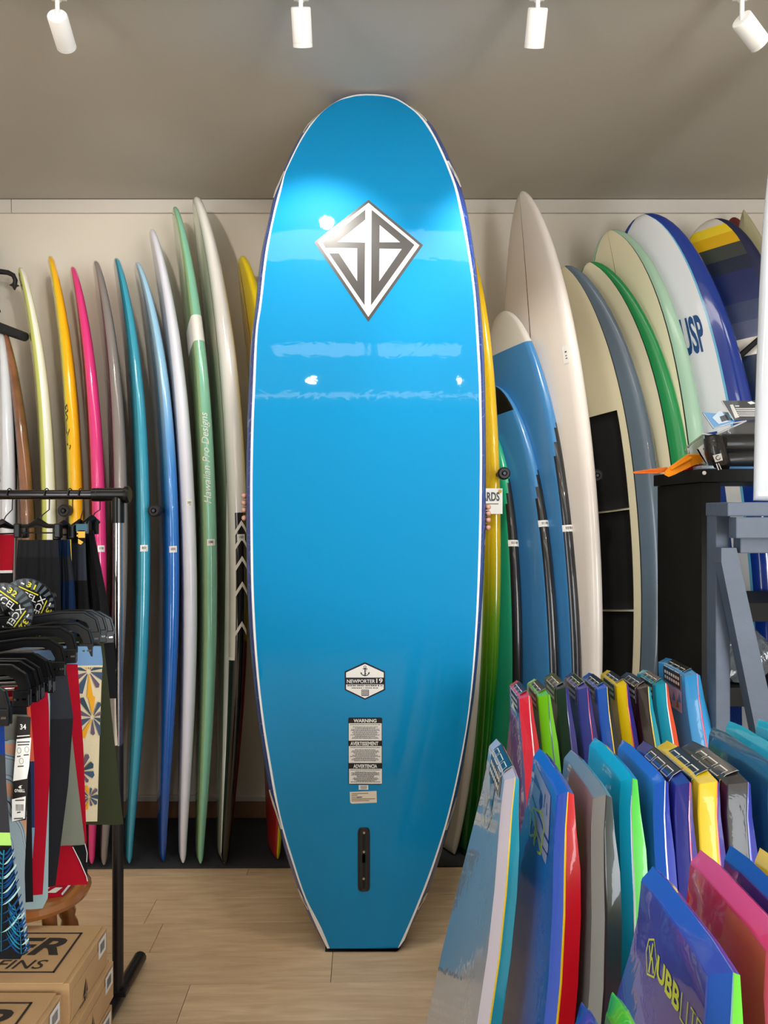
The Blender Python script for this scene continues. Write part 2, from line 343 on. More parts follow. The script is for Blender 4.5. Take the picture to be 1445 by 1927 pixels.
# ------------------------------------------------------------------ surfboards on the wall
PB = {
'L0': dict(npx=2.0867, npy=629.56, nY=3.5599, tpx=3.8182, tpy=1616, tY=3.3067, a=25.052, hw=0.272, b=0.0286, sk=1.8, tw=0.25, th=0.08),
'L1': dict(npx=10.176, npy=628.99, nY=3.5752, tpx=50.521, tpy=1616, tY=3.3067, a=23.634, hw=0.2716, b=0.0624, sk=1.3638, tw=0.25, th=0.08),
'L10': dict(npx=368.11, npy=372.44, nY=3.572, tpx=419.63, tpy=1614, tY=3.3168, a=20.162, hw=0.2676, b=0.0946, sk=1.1817, tw=0.3, th=0.095),
'L11': dict(npx=453.9, npy=482.86, nY=3.58, tpx=515.5, tpy=1606, tY=3.358, a=19.94, hw=.2586, b=.0823, sk=1.23, tw=.3, th=.08),
'L2': dict(npx=38.453, npy=505.36, nY=3.575, tpx=81.174, tpy=1616, tY=3.3067, a=23.268, hw=0.2716, b=0.0796, sk=1.4939, tw=0.2, th=0.08),
'L3': dict(npx=94.311, npy=483.65, nY=3.5849, tpx=139.65, tpy=1616, tY=3.3067, a=20.785, hw=0.271, b=0.0693, sk=1.4738, tw=0.2, th=0.08),
'L4': dict(npx=136.24, npy=503.35, nY=3.5624, tpx=172.65, tpy=1619, tY=3.2915, a=21.529, hw=0.2699, b=0.0714, sk=1.3591, tw=0.2, th=0.08),
'L5': dict(npx=179.26, npy=492.38, nY=3.5526, tpx=195.19, tpy=1621, tY=3.2815, a=21.595, hw=0.2689, b=0.0816, sk=1.3196, tw=0.2, th=0.08),
'L6': dict(npx=217.94, npy=487.26, nY=3.5717, tpx=242.54, tpy=1618, tY=3.2966, a=20.296, hw=0.2698, b=0.0813, sk=1.3103, tw=0.2, th=0.08),
'L7': dict(npx=256.37, npy=495.08, nY=3.579, tpx=305.67, tpy=1614, tY=3.3168, a=20.431, hw=0.2705, b=0.0865, sk=1.4448, tw=0.2, th=0.08),
'L8': dict(npx=285.24, npy=433.43, nY=3.5819, tpx=343.67, tpy=1615, tY=3.3117, a=16.914, hw=0.2705, b=0.0883, sk=1.2595, tw=0.25, th=0.08),
'L9': dict(npx=328.13, npy=391.56, nY=3.5826, tpx=375.38, tpy=1616, tY=3.3067, a=17.557, hw=0.2699, b=0.0828, sk=1.2161, tw=0.25, th=0.08),
'R0': dict(npx=860.83, npy=441.44, nY=3.5643, tpx=877.09, tpy=1590, tY=3.4439, a=30.464, hw=0.2389, b=0.018, sk=1.7999, tw=0.25, th=0.08),
'R1': dict(npx=910.95, npy=800.7, nY=3.506, tpx=917.46, tpy=1620, tY=3.2865, a=26.61, hw=0.239, b=0.01, sk=0.6, tw=0.4, th=0.085),
'R11': dict(npx=840.19, npy=481.47, nY=3.5521, tpx=840.97, tpy=1598, tY=3.4005, a=25.706, hw=0.2644, b=0.0198, sk=0.729, tw=0.25, th=0.08),
'R2': dict(npx=923.71, npy=726.58, nY=3.5618, tpx=986.04, tpy=1620, tY=3.2865, a=31.849, hw=0.2699, b=0.0287, sk=1.8, tw=0.5, th=0.09),
'R3': dict(npx=945.58, npy=586.79, nY=3.5596, tpx=1014.4, tpy=1620, tY=3.2865, a=31.805, hw=0.2698, b=0.0541, sk=0.9413, tw=0.5, th=0.09),
'R4': dict(npx=981.95, npy=360.07, nY=3.4983, tpx=1072.6, tpy=1620, tY=3.2865, a=28.378, hw=0.285, b=0.0247, sk=1.8, tw=0.25, pn=2, qn=1.6, th=0.08),
'R5': dict(npx=1061.2, npy=501.25, nY=3.5331, tpx=1143.5, tpy=1620, tY=3.2865, a=32.876, hw=0.2689, b=0.1829, sk=1.3224, tw=0.4, th=0.095),
'R6': dict(npx=1107.9, npy=494.34, nY=3.5212, tpx=1221.1, tpy=1620, tY=3.2865, a=33.772, hw=0.2832, b=0.1701, sk=1.6105, tw=0.4, th=0.095),
'R7': dict(npx=1146.3, npy=434.39, nY=3.535, tpx=1250.6, tpy=1620, tY=3.2865, a=37.374, hw=0.3129, b=0.0965, sk=1.8, tw=0.4, th=0.095),
'R8': dict(npx=1208, npy=404.46, nY=3.5322, tpx=1358.9, tpy=1620, tY=3.2865, a=44.905, hw=0.3583, b=0.0677, sk=1.8, tw=0.4, th=0.12),
'R9': dict(npx=1337.7, npy=412.98, nY=3.5145, tpx=1436.1, tpy=1620, tY=3.2865, a=47.931, hw=0.3372, b=0.01, sk=1.7755, tw=0.4, th=0.08),
}
for k_ in ('L1', 'L2', 'L3', 'L4', 'L5', 'L6', 'L7', 'L8', 'L9'): PB[k_]['th'] = .07
for k_ in ('R5', 'R6', 'R7'): PB[k_]['th'] = .085
for k_, s_ in (('R7', .994), ('R6', .984), ('R5', .979), ('R4', .975), ('R3', .968), ('R2', .975), ('R1', .995), ('R0', .972)):
    PB[k_]['scale'] = s_
    if k_ in ('R1', 'R2', 'R3', 'R0'): PB[k_]['th'] = .075
    #         # nearer to the shop floor, each board clear of its neighbour
class Board:
    def __init__(s, P):
        s.P = P; s.tail = V3(P['tpx'], P['tpy'], P['tY']); s.nose = V3(P['npx'], P['npy'], P['nY']*P.get('scale', 1)); k = P.get('scale', 1); s.tail = V3(P['tpx'], P['tpy'], P['tY']*k)
        if k < 1: s.tail = s.tail-(s.nose-s.tail).normalized()*((s.tail.z-.012)/(s.nose-s.tail).normalized().z)
        a = math.radians(P['a']); T = s.nose-s.tail; s.L = T.length; s.T = T/s.L
        N = Vector((-math.cos(a), -math.sin(a), 0)); s.N = (N-s.T*N.dot(s.T)).normalized()
        s.Wd = s.T.cross(s.N)
        if s.Wd.y > 0: s.Wd = -s.Wd
    def wid(s, t):
        P = s.P; tm = .5
        if t > tm: return max(0, 1-((t-tm)/(1-tm))**P.get('pn', 2.3))**(1/P.get('qn', 2.))
        return P.get('tw', .3)+(1-P.get('tw', .3))*(1-((tm-t)/tm)**2.2)
    def at(s, t, ph, lift=0):
        """surface point; t from tail 0 to nose 1, ph in degrees: 0 near rail, 60 to 120 deck, 180 far rail, -90 bottom"""
        P = s.P; t = min(max(t, 0), 1); tt = t**P['sk']
        c = s.tail+s.T*s.L*t-s.N*P['b']*(1-abs(2*tt-1)**2.2)
        e = 2*min(t, 1-t); th = P['th']/2*(.42+.58*(1-(1-e)**2.5))*math.sqrt(max(.02, 1-max(0, (abs(t-.5)-.488)/.012)**2))
        Wd = P['hw']*s.wid(t); rr = min(1.15*th, Wd*.95)
        ph = (ph+180) % 360-180; sg = 1 if abs(ph) <= 90 else -1; d = ph if sg > 0 else math.copysign(180, ph)-ph
        if abs(d) <= 60:
            a = math.radians(d*1.5); u = Wd-rr+rr*math.cos(a); n = .8*th*math.sin(a); nu, nn = math.cos(a), math.sin(a)
        else:
            k = (abs(d)-60)/30; u = (Wd-rr)*(1-k); n = math.copysign(th*(.8+.2*(1-(1-k)**2)), d); nu, nn = 0, math.copysign(1, d)
        return c+s.Wd*(sg*(u+lift*nu))+s.N*(n+lift*nn)
    def tz(s, py):
        lo, hi = 0., 1.
        for _ in range(30):
            m = (lo+hi)/2; p = s.at(m, 20)
            if CY-F_PX*(p.z-CAM_H)/p.y > py: lo = m
            else: hi = m
        return lo
    def ph(s, u):
        d = 90-30*abs(u)/.83 if abs(u) <= .83 else 60*(1-(abs(u)-.83)/.17)
        return d if u >= 0 else 180-d
    def mesh(s, name, mats, paint, label, tcuts=(), pcuts=(), cat='surfboard', group=None, parent=None, base=None):
        ts = sorted(set([round(.5-.5*math.cos(math.pi*k/46), 5) for k in range(47)]+list(tcuts)))
        ts[0], ts[-1] = .0004, .9999
        ps = sorted(set([-180+15*k for k in range(24)]+list(pcuts)))
        n = len(ps); V = []; UV = []
        for t in ts:
            for p in ps: V.append(s.at(t, p)); UV.append(((p+180)/360, t))
        Fc = []; FM = []
        for i in range(len(ts)-1):
            for j in range(n):
                k = (j+1) % n; p2 = ps[k] if k else 180
                Fc.append((i*n+j, (i+1)*n+j, (i+1)*n+k, i*n+k)); FM.append(paint((ps[j]+p2)/2, (ts[i]+ts[i+1])/2))
        Fc += [tuple(range(n)), tuple((len(ts)-1)*n+j for j in range(n))[::-1]]; FM += [paint(0, 0), paint(0, 1)]
        o = obj(name, V, Fc, mats, FM, parent, True, UV, base=tuple(s.tail)); s.o = o
        bm = bmesh.new(); bm.from_mesh(o.data); bmesh.ops.recalc_face_normals(bm, faces=bm.faces); bm.to_mesh(o.data); bm.free()
        if parent is None: tag(o, label, cat, group)
        return o
    def patch(s, name, t0, t1, p0, p1, m, lift=.002, nt=8, npn=6, thick=0):
        V = []; Fc = []
        for i in range(nt+1):
            for j in range(npn+1): V.append(s.at(t0+(t1-t0)*i/nt, p0+(p1-p0)*j/npn, lift))
        k = npn+1
        for i in range(nt):
            for j in range(npn): Fc.append((i*k+j, i*k+j+1, (i+1)*k+j+1, (i+1)*k+j))
        if thick:
            n = len(V)
            for i in range(nt+1):
                for j in range(npn+1): V.append(s.at(t0+(t1-t0)*i/nt, p0+(p1-p0)*j/npn, .0006))
            rim = [j for j in range(k)]+[i*k+npn for i in range(1, nt+1)]+[nt*k+j for j in range(npn-1, -1, -1)]+[i*k for i in range(nt-1, 0, -1)]
            for a, b in zip(rim, rim[1:]+rim[:1]): Fc.append((a, b, b+n, a+n))
        return obj(name, V, Fc, m, None, s.o, True)
    def sticker(s, py, p0, p1, h=.027):
        """white barcode label wrapped on the rail"""
        t = s.tz(py); dt = h/s.L
        s.patch('barcode_sticker', t-dt/2, t+dt/2, p0, p1, PAPER, .0012, 2, 6)
        d = Decal()
        for k in range(9):
            x = .2+.6*k/9; d.rect(x, .35, x+random.uniform(.02, .045), .75)
        d.rect(.2, .15, .6, .22)
        d.build('barcode', lambda x, y, l: s.at(t-dt/2+dt*y, p0+(p1-p0)*x, .0012+l), [BLACK], s.o)

def gl(name, c, rough=.16, coat=.6, **k): return mat(name, c, rough, coat, **k)
def plain(deck_edge=55):
    return (lambda p, t: 1 if deck_edge < p < 180-deck_edge else 0), (deck_edge, 180-deck_edge)

GL = 'surfboards racked upright left of the tall blue board'
def side_board(k, rail, deck, label, extra=None, group=None):
    B = Board(PB[k]); eg = dict(L2=12, L3=22, L4=42, L5=42, L6=15, L7=18).get(k, 52)
    pf, pc = (lambda p, t: 1 if eg < p < 128 else 0), (eg, 128)
    B.mesh('surfboard', [rail, deck], pf, label, pcuts=pc, group=group or GL)
    return B
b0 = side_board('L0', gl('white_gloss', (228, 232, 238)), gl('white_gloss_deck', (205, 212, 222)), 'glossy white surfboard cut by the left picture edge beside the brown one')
d = Decal((0, .04)); d.line([(.12, 30), (.9, 30)], 1.2)
d.build('pinline', lambda x, y, l: b0.at(x, y, l+.0006), [BLACK], b0.o)
# little black squiggle signature
d = Decal(); d.line([(0, 0), (.3, .8), (.5, .2), (.7, 1), (.8, .3), (1, .7)], .12); t_ = b0.tz(885)
d.build('signature', lambda x, y, l: b0.at(t_-.02+.03*x, 40+14*y, l+.0008), [BLACK], b0.o)
m_wood = mat('lacquered_brown', (140, 92, 64), .15, 1, mottle=.45, mscale=5)
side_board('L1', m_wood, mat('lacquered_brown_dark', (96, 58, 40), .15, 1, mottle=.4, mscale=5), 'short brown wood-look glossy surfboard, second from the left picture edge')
b2 = side_board('L2', gl('cream_rail', (240, 240, 226)), gl('lime_deck', (206, 212, 110)), 'cream railed surfboard with lime yellow deck below the black wall hook')
b3 = side_board('L3', gl('amber_rail', (252, 186, 22)), gl('yellow_deck', (226, 206, 40)), 'amber yellow surfboard with a black scribbled signature on its rail')
d = Decal(); pts = [(.0, .35), (.06, .2), (.12, .7), (.3, .55), (.42, .25), (.36, .8), (.5, .6), (.62, .7), (.7, .4), (.8, .75), (.84, .3), (.92, .8), (.97, .4), (.9, .35)]
d.line(pts, .045); t_ = b3.tz(845)
d.build('signature', lambda x, y, l: b3.at(t_+.075*x, 5+50*y, l+.0008), [BLACK], b3.o)
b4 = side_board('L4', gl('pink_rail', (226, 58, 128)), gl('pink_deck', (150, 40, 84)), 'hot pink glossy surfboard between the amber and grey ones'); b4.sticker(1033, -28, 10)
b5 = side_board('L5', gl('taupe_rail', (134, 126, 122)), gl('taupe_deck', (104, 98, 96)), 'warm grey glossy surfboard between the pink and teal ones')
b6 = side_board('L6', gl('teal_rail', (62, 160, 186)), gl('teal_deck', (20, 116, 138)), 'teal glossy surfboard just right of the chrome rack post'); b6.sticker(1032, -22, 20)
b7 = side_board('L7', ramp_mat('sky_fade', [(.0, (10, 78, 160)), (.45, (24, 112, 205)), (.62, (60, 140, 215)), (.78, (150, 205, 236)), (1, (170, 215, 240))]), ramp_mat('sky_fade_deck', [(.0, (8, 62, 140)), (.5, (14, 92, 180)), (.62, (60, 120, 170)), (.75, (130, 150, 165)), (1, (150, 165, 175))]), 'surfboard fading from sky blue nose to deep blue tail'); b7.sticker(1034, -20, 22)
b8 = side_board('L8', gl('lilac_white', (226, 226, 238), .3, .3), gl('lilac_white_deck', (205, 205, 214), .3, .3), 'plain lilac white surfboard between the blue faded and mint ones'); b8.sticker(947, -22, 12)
# mint longboard with a white band and brush lettering
B = Board(PB['L9']); tb0, tb1 = B.tz(640), B.tz(592)
B.mesh('surfboard', [gl('mint_rail', (134, 198, 168)), gl('mint_deck', (140, 176, 120)), WHITE], lambda p, t: 2 if tb0 < t < tb1 and -95 < p < 95 else (1 if 24 < p < 128 else 0),
       'mint green longboard with white nose band and white brush lettering', (tb0, tb1), (-95, 95, 24, 128), group=GL)
B.sticker(1021, -22, 22)
d = Decal((.02, 0)); d.text('Hawaiian Pro Designs', 0, 0, 1, 1, shear=.35)
ta, tb1 = B.tz(948), B.tz(776)
d.build('lettering', lambda x, y, l: B.at(ta+(tb1-ta)*x, -20+52*y, l+.0008), [WHITE], B.o)
# big white longboard with black pinline and black tail wrap with white chevrons
B = Board(PB['L10']); t1, t2 = B.tz(1240), B.tz(965)
chev = [B.tz(y) for y in (985, 1012, 1052, 1100, 1175)]
B.mesh('surfboard', [gl('white_rail', (236, 233, 228)), gl('cream_deck', (214, 213, 190)), BLACK, gl('black_wrap', (8, 9, 12), .15, .5)],
       lambda p, t: 2 if 63 < p < 64.2 else (1 if 64 < p < 116 else (3 if (t < t1 and -170 < p < 61) or (t < t2 and -120 < p < 22) else 0)),
       'big white longboard with black pinline and black tail with white chevrons', (t1, t2), (63, 64.2, 61, 22, 116, -120, -170), group=GL)
for t in chev:
    d = Decal((6, 0))
    for a in (1, -1): d.poly([(0, t+.004), (a*26, t-.010), (a*26, t-.017), (0, t-.003)], 0)
    d.build('chevron', lambda x, y, l: B.at(y, -4+x, l+.001), [WHITE], B.o)
B.sticker(1012, -18, 14)
d = Decal((0, .02)); d.line([(.02, 61.5), (t1-.001, 61.5)], 1.0).line([(t1, 61), (t1, 22)], .004); d.build('white_piping', lambda x, y, l: B.at(x, y, l+.0008), [WHITE], B.o)
# yellow board behind the tall one, red pinline, red tail
B = Board(PB['L11'])
B.mesh('surfboard', [gl('lemon', (236, 208, 20)), gl('signal_red', (176, 40, 34), .3), gl('crimson_line', (150, 20, 22)), gl('lemon_bright', (240, 232, 40))],
       lambda p, t: (1 if p > 14 else 3) if t < .34 else (2 if 88.5 < p < 91.5 else 0), 'yellow surfboard with red pinline and red tail, half hidden behind the tall blue board', (.34,), (88.5, 91.5, 14), group=GL)

GR = 'surfboards racked upright right of the tall blue board'
B = Board(PB['R11']); pf, pc = plain(40)
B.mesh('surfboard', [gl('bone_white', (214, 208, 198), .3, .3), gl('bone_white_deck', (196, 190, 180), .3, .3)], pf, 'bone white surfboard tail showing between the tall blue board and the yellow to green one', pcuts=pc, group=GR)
B = Board(PB['R0'])
B.mesh('surfboard', [ramp_mat('yellow_green_fade', [(0, (0, 80, 14)), (.25, (10, 118, 20)), (.38, (96, 140, 14)), (.52, (220, 180, 8)), (1, (236, 190, 12))])], lambda p, t: 0, 'surfboard fading from yellow nose to dark green tail', group=GR)
yb = B
def soft(k, c, label, trail, nose=None, t_n=.9, prail=(-60, 40), nose_c=(210, 206, 196)):
    B = Board(PB[k]); tr = B.tz(trail)
    m = gl('soft_%02x%02x%02x' % c, c, .25, .5, bump=.05, bscale=20)
    B.mesh('foam_surfboard', [m, gl('black_foam_rail', (20, 20, 23), .3, .6), mat('foam_nose', nose_c, .6)],
           lambda p, t: 2 if nose == 'white' and t > t_n else (1 if (nose == 'black' and t > t_n and 30 < p < 120) or (t < tr and prail[0] < p < prail[1]*min(1, (tr-t)*14+.05)) else 0), label,
           [tr, t_n]+[tr-.0035*k for k in range(1, 25)], prail+(30, 120), group=GR)
    return B
B1 = soft('R1', (40, 176, 132), 'sea green foam surfboard with black rail, shortest beside the yellow and green one', 900); B1.sticker(1022, -22, 42)
B2 = soft('R2', (66, 136, 194), 'shorter blue foam surfboard with black rail and black nose patch', 884, 'black', .93); B2.sticker(985, -22, 42)
B3 = soft('R3', (62, 132, 190), 'taller blue foam surfboard with pale nose and black rail', 795, 'white', .925); B3.sticker(994, -22, 42)
# tall white board with thin dark stringer
B = Board(PB['R4'])
B.mesh('surfboard', [gl('rose_white', (238, 228, 218), .3, .4), mat('stringer_dark', (70, 30, 26), .5)], lambda p, t: 1 if 89.6 < p < 90.4 else 0,
       'tallest white surfboard with pointed nose and thin dark centre line', pcuts=(89.6, 90.4), group=GR)
d = Decal(); d.rect(0, 0, 1, 1); d.rect(.15, .6, .8, .68, 1, 2); d.rect(.15, .4, .7, .45, 1, 2); d.rect(.15, .25, .75, .3, 1, 2)
t_ = B.tz(680)
d.build('paper_tag', lambda x, y, l: B.at(t_+.026*y, 62-13*x, l+.001), [PAPER, INK], B.o)
def cream_board(k, rail, label, ul, stringer=False, t0=0):
    B = Board(PB[k]); p = B.ph(ul)
    B.mesh('surfboard', [rail, gl('cream_deck_%s' % k, (250, 240, 204), .3, .3), BLACK, mat('stringer_tan', (176, 140, 90), .5)],
           lambda q, t: 2 if p-.7 < q < p or 180-p < q < 180.7-p else (3 if stringer and 89.7 < q < 90.3 else (1 if p < q < 180-p else 0)), label, pcuts=(p, p-.7, 180-p, 180.7-p, 89.7, 90.3), group=GR)
    return B
B5 = cream_board('R5', gl('slate_rail', (104, 122, 138), .25, .5), 'cream surfboard with slate grey rail and black deck pads', .66)
m_pad = mat('black_pad', (22, 22, 24), .75, bump=.3, bscale=300)
ys = ((762, 949), (953, 1146), (1150, 1330))
for a, e in ys:
    B5.patch('deck_pad', B5.tz(e), B5.tz(a), B5.ph(.52), B5.ph(-.6), m_pad, .004, 10, 8, .004)
cream_board('R6', gl('kelly_green_rail', (28, 150, 80), .25, .5), 'cream surfboard with kelly green rail', .77)
cream_board('R7', gl('pale_mint_rail', (176, 214, 186), .25, .5), 'cream surfboard with pale mint rail and tan centre line', .80, True)
# stand-up board: white deck, royal blue rail, light blue line, blue deck pad low down, letters
B8 = Board(PB['R8']); p = B8.ph(.80); p2 = B8.ph(.77); tp = B8.tz(800); pp = B8.ph(.6)
m_bluepad = mat('blue_deck_pad', (22, 62, 150), .7, bump=.5, bscale=160)
B8.mesh('paddle_board', [gl('royal_rail', (18, 56, 150), .15, 1), gl('white_deck', (236, 236, 238), .3, .4), gl('sky_line', (110, 190, 226)), m_bluepad],
        lambda q, t: 2 if p < q < p2 or 180-p2 < q < 180-p else ((3 if t < tp and pp < q < 180-pp else 1) if p < q < 180-p else 0),
        'white paddle board with royal blue rail and blue letters', (tp,), (p, p2, 180-p, 180-p2, pp, 180-pp), group=GR)
d = Decal((.1, .02)); d.text('USP', .36, 0, .68, 1, 0, 1, .03)
ta, tb1 = B8.tz(650), B8.tz(580)
d.build('lettering', lambda x, y, l: B8.at(ta+(tb1-ta)*y-.0*x, B8.ph(x), l+.001), [mat('navy_letters', (24, 74, 132), .4)], B8.o)
for yy, dy in ((555, 32), (690, 20)):
    t = B8.tz(yy); e = .02*dy/32; q = B8.ph(.02)
    MB().tube([B8.at(t-.028*dy/32, q, .006), B8.at(t, B8.ph(.18), .02), B8.at(t+.006, B8.ph(.2), .012), B8.at(t-.002, B8.ph(-.1), .006)], .0035, 6).build('bungee_cord', mat('dark_cord', (74, 70, 68), .7), B8.o, True)
# striped board and the two boards behind it
stp = [(.0, (20, 36, 84)), (.50, (214, 208, 196)), (.545, (56, 150, 170)), (.575, (40, 128, 158)), (.61, (26, 98, 140)), (.64, (24, 60, 96)), (.67, (20, 34, 76)), (.72, (28, 44, 70)),
       (.765, (222, 216, 204)), (.79, (74, 82, 112)), (.82, (50, 62, 98)), (.85, (22, 38, 92)), (.90, (26, 36, 60)), (.925, (60, 66, 60)), (.948, (226, 176, 10)), (.966, (240, 208, 40)), (.982, (216, 208, 196))]
B = Board(PB['R9']); pn = B.ph(.76)
B.mesh('surfboard', [ramp_mat('retro_stripes', stp, .35, .3, True), mat('navy_side', (34, 38, 72), .45)], lambda q, t: 0 if pn < q < 200 and q > 0 else 1, 'surfboard with yellow, navy and turquoise stripes near the right edge', pcuts=(pn,), group=GR)
MB().tube([B.at(.735, B.ph(-.05), .012), B.at(.765, B.ph(.3), .03), B.at(.79, B.ph(.62), .014)], [.012, .014, .012], 8).build('strap', mat('black_webbing', (18, 18, 20), .8), B.o, True)
PB['R12'] = dict(npx=1399, npy=394, nY=3.6, tpx=1560, tpy=1600, tY=3.4, a=46, hw=.28, th=.06, b=.02, sk=1.2, tw=.3, pn=1.7, qn=1.15)
PB['R13'] = dict(npx=1379, npy=409, nY=3.70, tpx=1520, tpy=1575, tY=3.6, a=62, hw=.16, th=.035, b=.01, sk=1.2, tw=.4)
B = Board(PB['R12']); B.mesh('surfboard', [gl('khaki', (176, 168, 130), .4, .2)], lambda q, t: 0, 'khaki pointed surfboard nose rising behind the striped board', group=GR)
B = Board(PB['R13']); B.mesh('surfboard', [gl('brick_red', (128, 44, 44), .4, .2)], lambda q, t: 0, 'brick red surfboard nose peeking out behind the striped board', group=GR)
# black rack pegs between boards
m_rub = mat('black_rubber', (20, 20, 22), .5)
for px, py, Y, l in ((122, 961, 3.2, 'black rack peg between the cream and amber surfboards'), (291, 961, 3.2, 'black rack peg between the teal and blue faded surfboards'),
                     (948, 891, 3.14, 'black rack peg between the yellow and sea green surfboards'), (1122, 895, 3.2, 'black rack peg in front of the black deck pad')):
    c = V3(px, py, Y); t = empty('rack_peg', l, 'peg', c, 'black wall rack pegs between the surfboards')
    MB().tube([c+Vector((0, .02, 0)), c+(Vector((-.36, .933, 0)) if px < 700 else Vector((-.17, .985, 0)))*((YW-.004-c.y)/(.933 if px < 700 else .985))], .010, 12).build('rod', m_rub, t, True)
    MB().lathe(c, (0, -1, 0), [(.001, -.03), (.024, -.03), (.026, -.01), (.026, .008), (.02, .014), (.012, .014), (.011, .008), (.001, .008)], 18).build('end_cap', m_rub, t, True)
    MB().lathe(c, (0, -1, 0), [(.001, .008), (.0085, .008), (.0085, .017), (.006, .02), (.001, .02)], 12).build('bolt', mat('dark_steel', (60, 60, 64), .3, metal=1), t, True)
# price card taped to the yellow-green board
c0 = V3(940, 945, 3.0); card = empty('price_card', 'white card with bold black lettering taped on the yellow to green surfboard', 'card', V3(918, 968, 3.12))
Yc = 3.17
d = Decal(); d.rect(868, 919, 945.5, 967); d.build('card_sheet', lambda x, y, l: V3(x, y, Yc-l), [PAPER], card)
d = Decal(); d.text('BOARDS', 888, 943, 940, 926, 0, 2, .03); d.rect(870, 947.5, 938, 949, 0); d.disc(940.5, 925, 3.4, 1, 2)
d.build('lettering', lambda x, y, l: V3(x, y, Yc-.0006-l), [BLACK, mat('card_dot', (196, 170, 30), .5)], card)

# black padded wall rack at the far left
m_padd = mat('black_padding', (34, 34, 36), .85, bump=.8, bscale=120)
wr = empty('wall_rack', 'black wall rack with padded arm and curled hook above the brown surfboard', 'rack', V3(0, 625, 3.7))
YR = 3.66
pts = [V3(-30, 512, YR), V3(0, 511, YR), V3(15, 513, YR), V3(25, 518, YR), V3(29, 527, YR), V3(28, 538, YR)]
MB().tube(pts, [.014, .013, .012, .011, .011, .009], 10).build('hook', m_rub, wr, True)
c = V3(27, 537, YR)
MB().prism([c+Vector((.022*math.cos(a*math.pi/4)*(1 if a % 2 == 0 else .45), -.008, .022*math.sin(a*math.pi/4)*(1 if a % 2 == 0 else .45))) for a in range(8)], (0, .016, 0)).build('hook_tip', m_rub, wr)
MB().tube([V3(-40, 600, YR-.05), V3(0, 617, YR-.1), V3(47, 634, YR-.18)], [.026, .024, .021], 12).build('padded_arm', m_padd, wr, True)
MB().tube([V3(-20, 505, YR-.03), V3(-14, 560, YR-.02), V3(-4, 585, YR-.02), V3(-20, 600, YR-.03)], [.014]*4, 8).build('bracket', m_rub, wr, True)
MB().box((V3(-50, 0, YR).x, YR+.02, V3(0, 640, YR).z), (V3(-26, 0, YR).x, YW-.001, V3(0, 455, YR).z), bev=.006).build('wall_plate', m_rub, wr)
# ------------------------------------------------------------------ the tall blue soft-top board, held upright, bottom towards the viewer
def yface(z): return 2.63+(.15*((z-1.6)/1.35)**2.2 if z > 1.6 else 0)
def bp(px, py, dy=0):
    Y = 2.63
    for _ in range(12): Y = yface(CAM_H-(py-CY)/F_PX*Y)
    return V3(px, py, Y+dy)
SL = [(176.4, 690), (177, 676), (180, 659), (184, 646), (190, 634), (216, 599), (238, 576), (283, 550), (326, 531), (363, 517), (409, 506.5), (480, 491), (580, 480), (649, 472), (724, 468), (804, 465), (928, 463), (1060, 464), (1159, 467.4), (1259, 475), (1358, 486), (1440, 498.6), (1494, 508), (1532, 519), (1597, 535), (1651, 553), (1690, 567), (1734, 586), (1776, 610), (1785, 615)]
SRt = [(176.4, 690), (176.8, 707), (178.5, 723), (182, 740), (203, 776), (231, 809.5), (266, 831), (306, 849.5), (348, 866), (384, 876), (467, 891), (555, 902), (649, 910), (729, 912.7), (854, 914), (953, 914), (1047, 911.7), (1172, 904.7), (1296, 893.5), (1383, 881), (1440, 871.4), (1526, 853), (1613, 828), (1680, 805), (1738, 776), (1778, 757), (1785, 750)]
FL = [(179.5, 690), (180.5, 672), (184, 656), (188, 641), (208, 609.5), (235, 586), (266, 566), (308, 545), (328, 536), (351, 531), (401, 518), (475, 503.5), (580, 491), (619, 485), (717, 480.6), (804, 477), (928, 475), (1084, 476.6), (1172, 480), (1271, 487), (1358, 497), (1433, 509), (1536, 528), (1622, 553), (1690, 576), (1747, 605), (1785, 620.5)]
FR = [(179.5, 690), (180.3, 712), (183, 730), (187, 744), (192, 754), (213, 783), (248, 809.5), (284, 828), (323, 844.5), (356, 856), (401, 866), (475, 880), (555, 891), (649, 897), (729, 901), (854, 903), (960, 902), (1109, 898), (1234, 891), (1346, 880), (1433, 865), (1536, 841.6), (1622, 815), (1699, 786), (1782, 749.5), (1785, 748)]
def side(pts, n=110):
    P = np.array([(x, y) for y, x in pts], float); d = np.r_[0, np.cumsum(np.hypot(*np.diff(P, axis=0).T))]
    fx, fy = pchip(d, P[:, 0]), pchip(d, P[:, 1]); s = (np.linspace(0, 1, n)**1.35)*d[-1]
    return [(fx(t), fy(t)) for t in s]
sl, sr, fl_, fr = side(SL), side(SRt), side(FL), side(FR); n = len(sl)
TH_B = .095
def ring(k):
    """left and right loops from face edge (k 0) over the rail to the deck (k 5)"""
    out = []
    for F_, S_ in ((fl_, sl), (fr, sr)):
        row = []
        for (ax, ay), (bx, by) in zip(F_, S_):
            wp = np.interp(ay, [176, 205, 250, 1690, 1750, 1786], [.9, .7, .36, .36, .7, .9])
            w, dy = [(0, 0), (wp, .0006), (max(.70, wp+.02), .014), (1, .05), (.8, .082), (.2, TH_B)][k]
            row.append(bp(ax+(bx-ax)*w, ay+(by-ay)*w, dy))
        out.append(row)
    return out
V = []; Fc = []; FM = []; R6 = [ring(k) for k in range(6)]
def vid(k, s, i): return (k*2+s)*n+i
for k in range(6):
    for s_ in (0, 1): V += R6[k][s_]
for k in range(5):
    for s_ in (0, 1):
        for i in range(n-1):
            q = (vid(k, s_, i), vid(k, s_, i+1), vid(k+1, s_, i+1), vid(k+1, s_, i)); Fc.append(q if s_ == 0 else q[::-1]); FM.append(1 if k == 0 else 2)
base = len(V); ns = 8
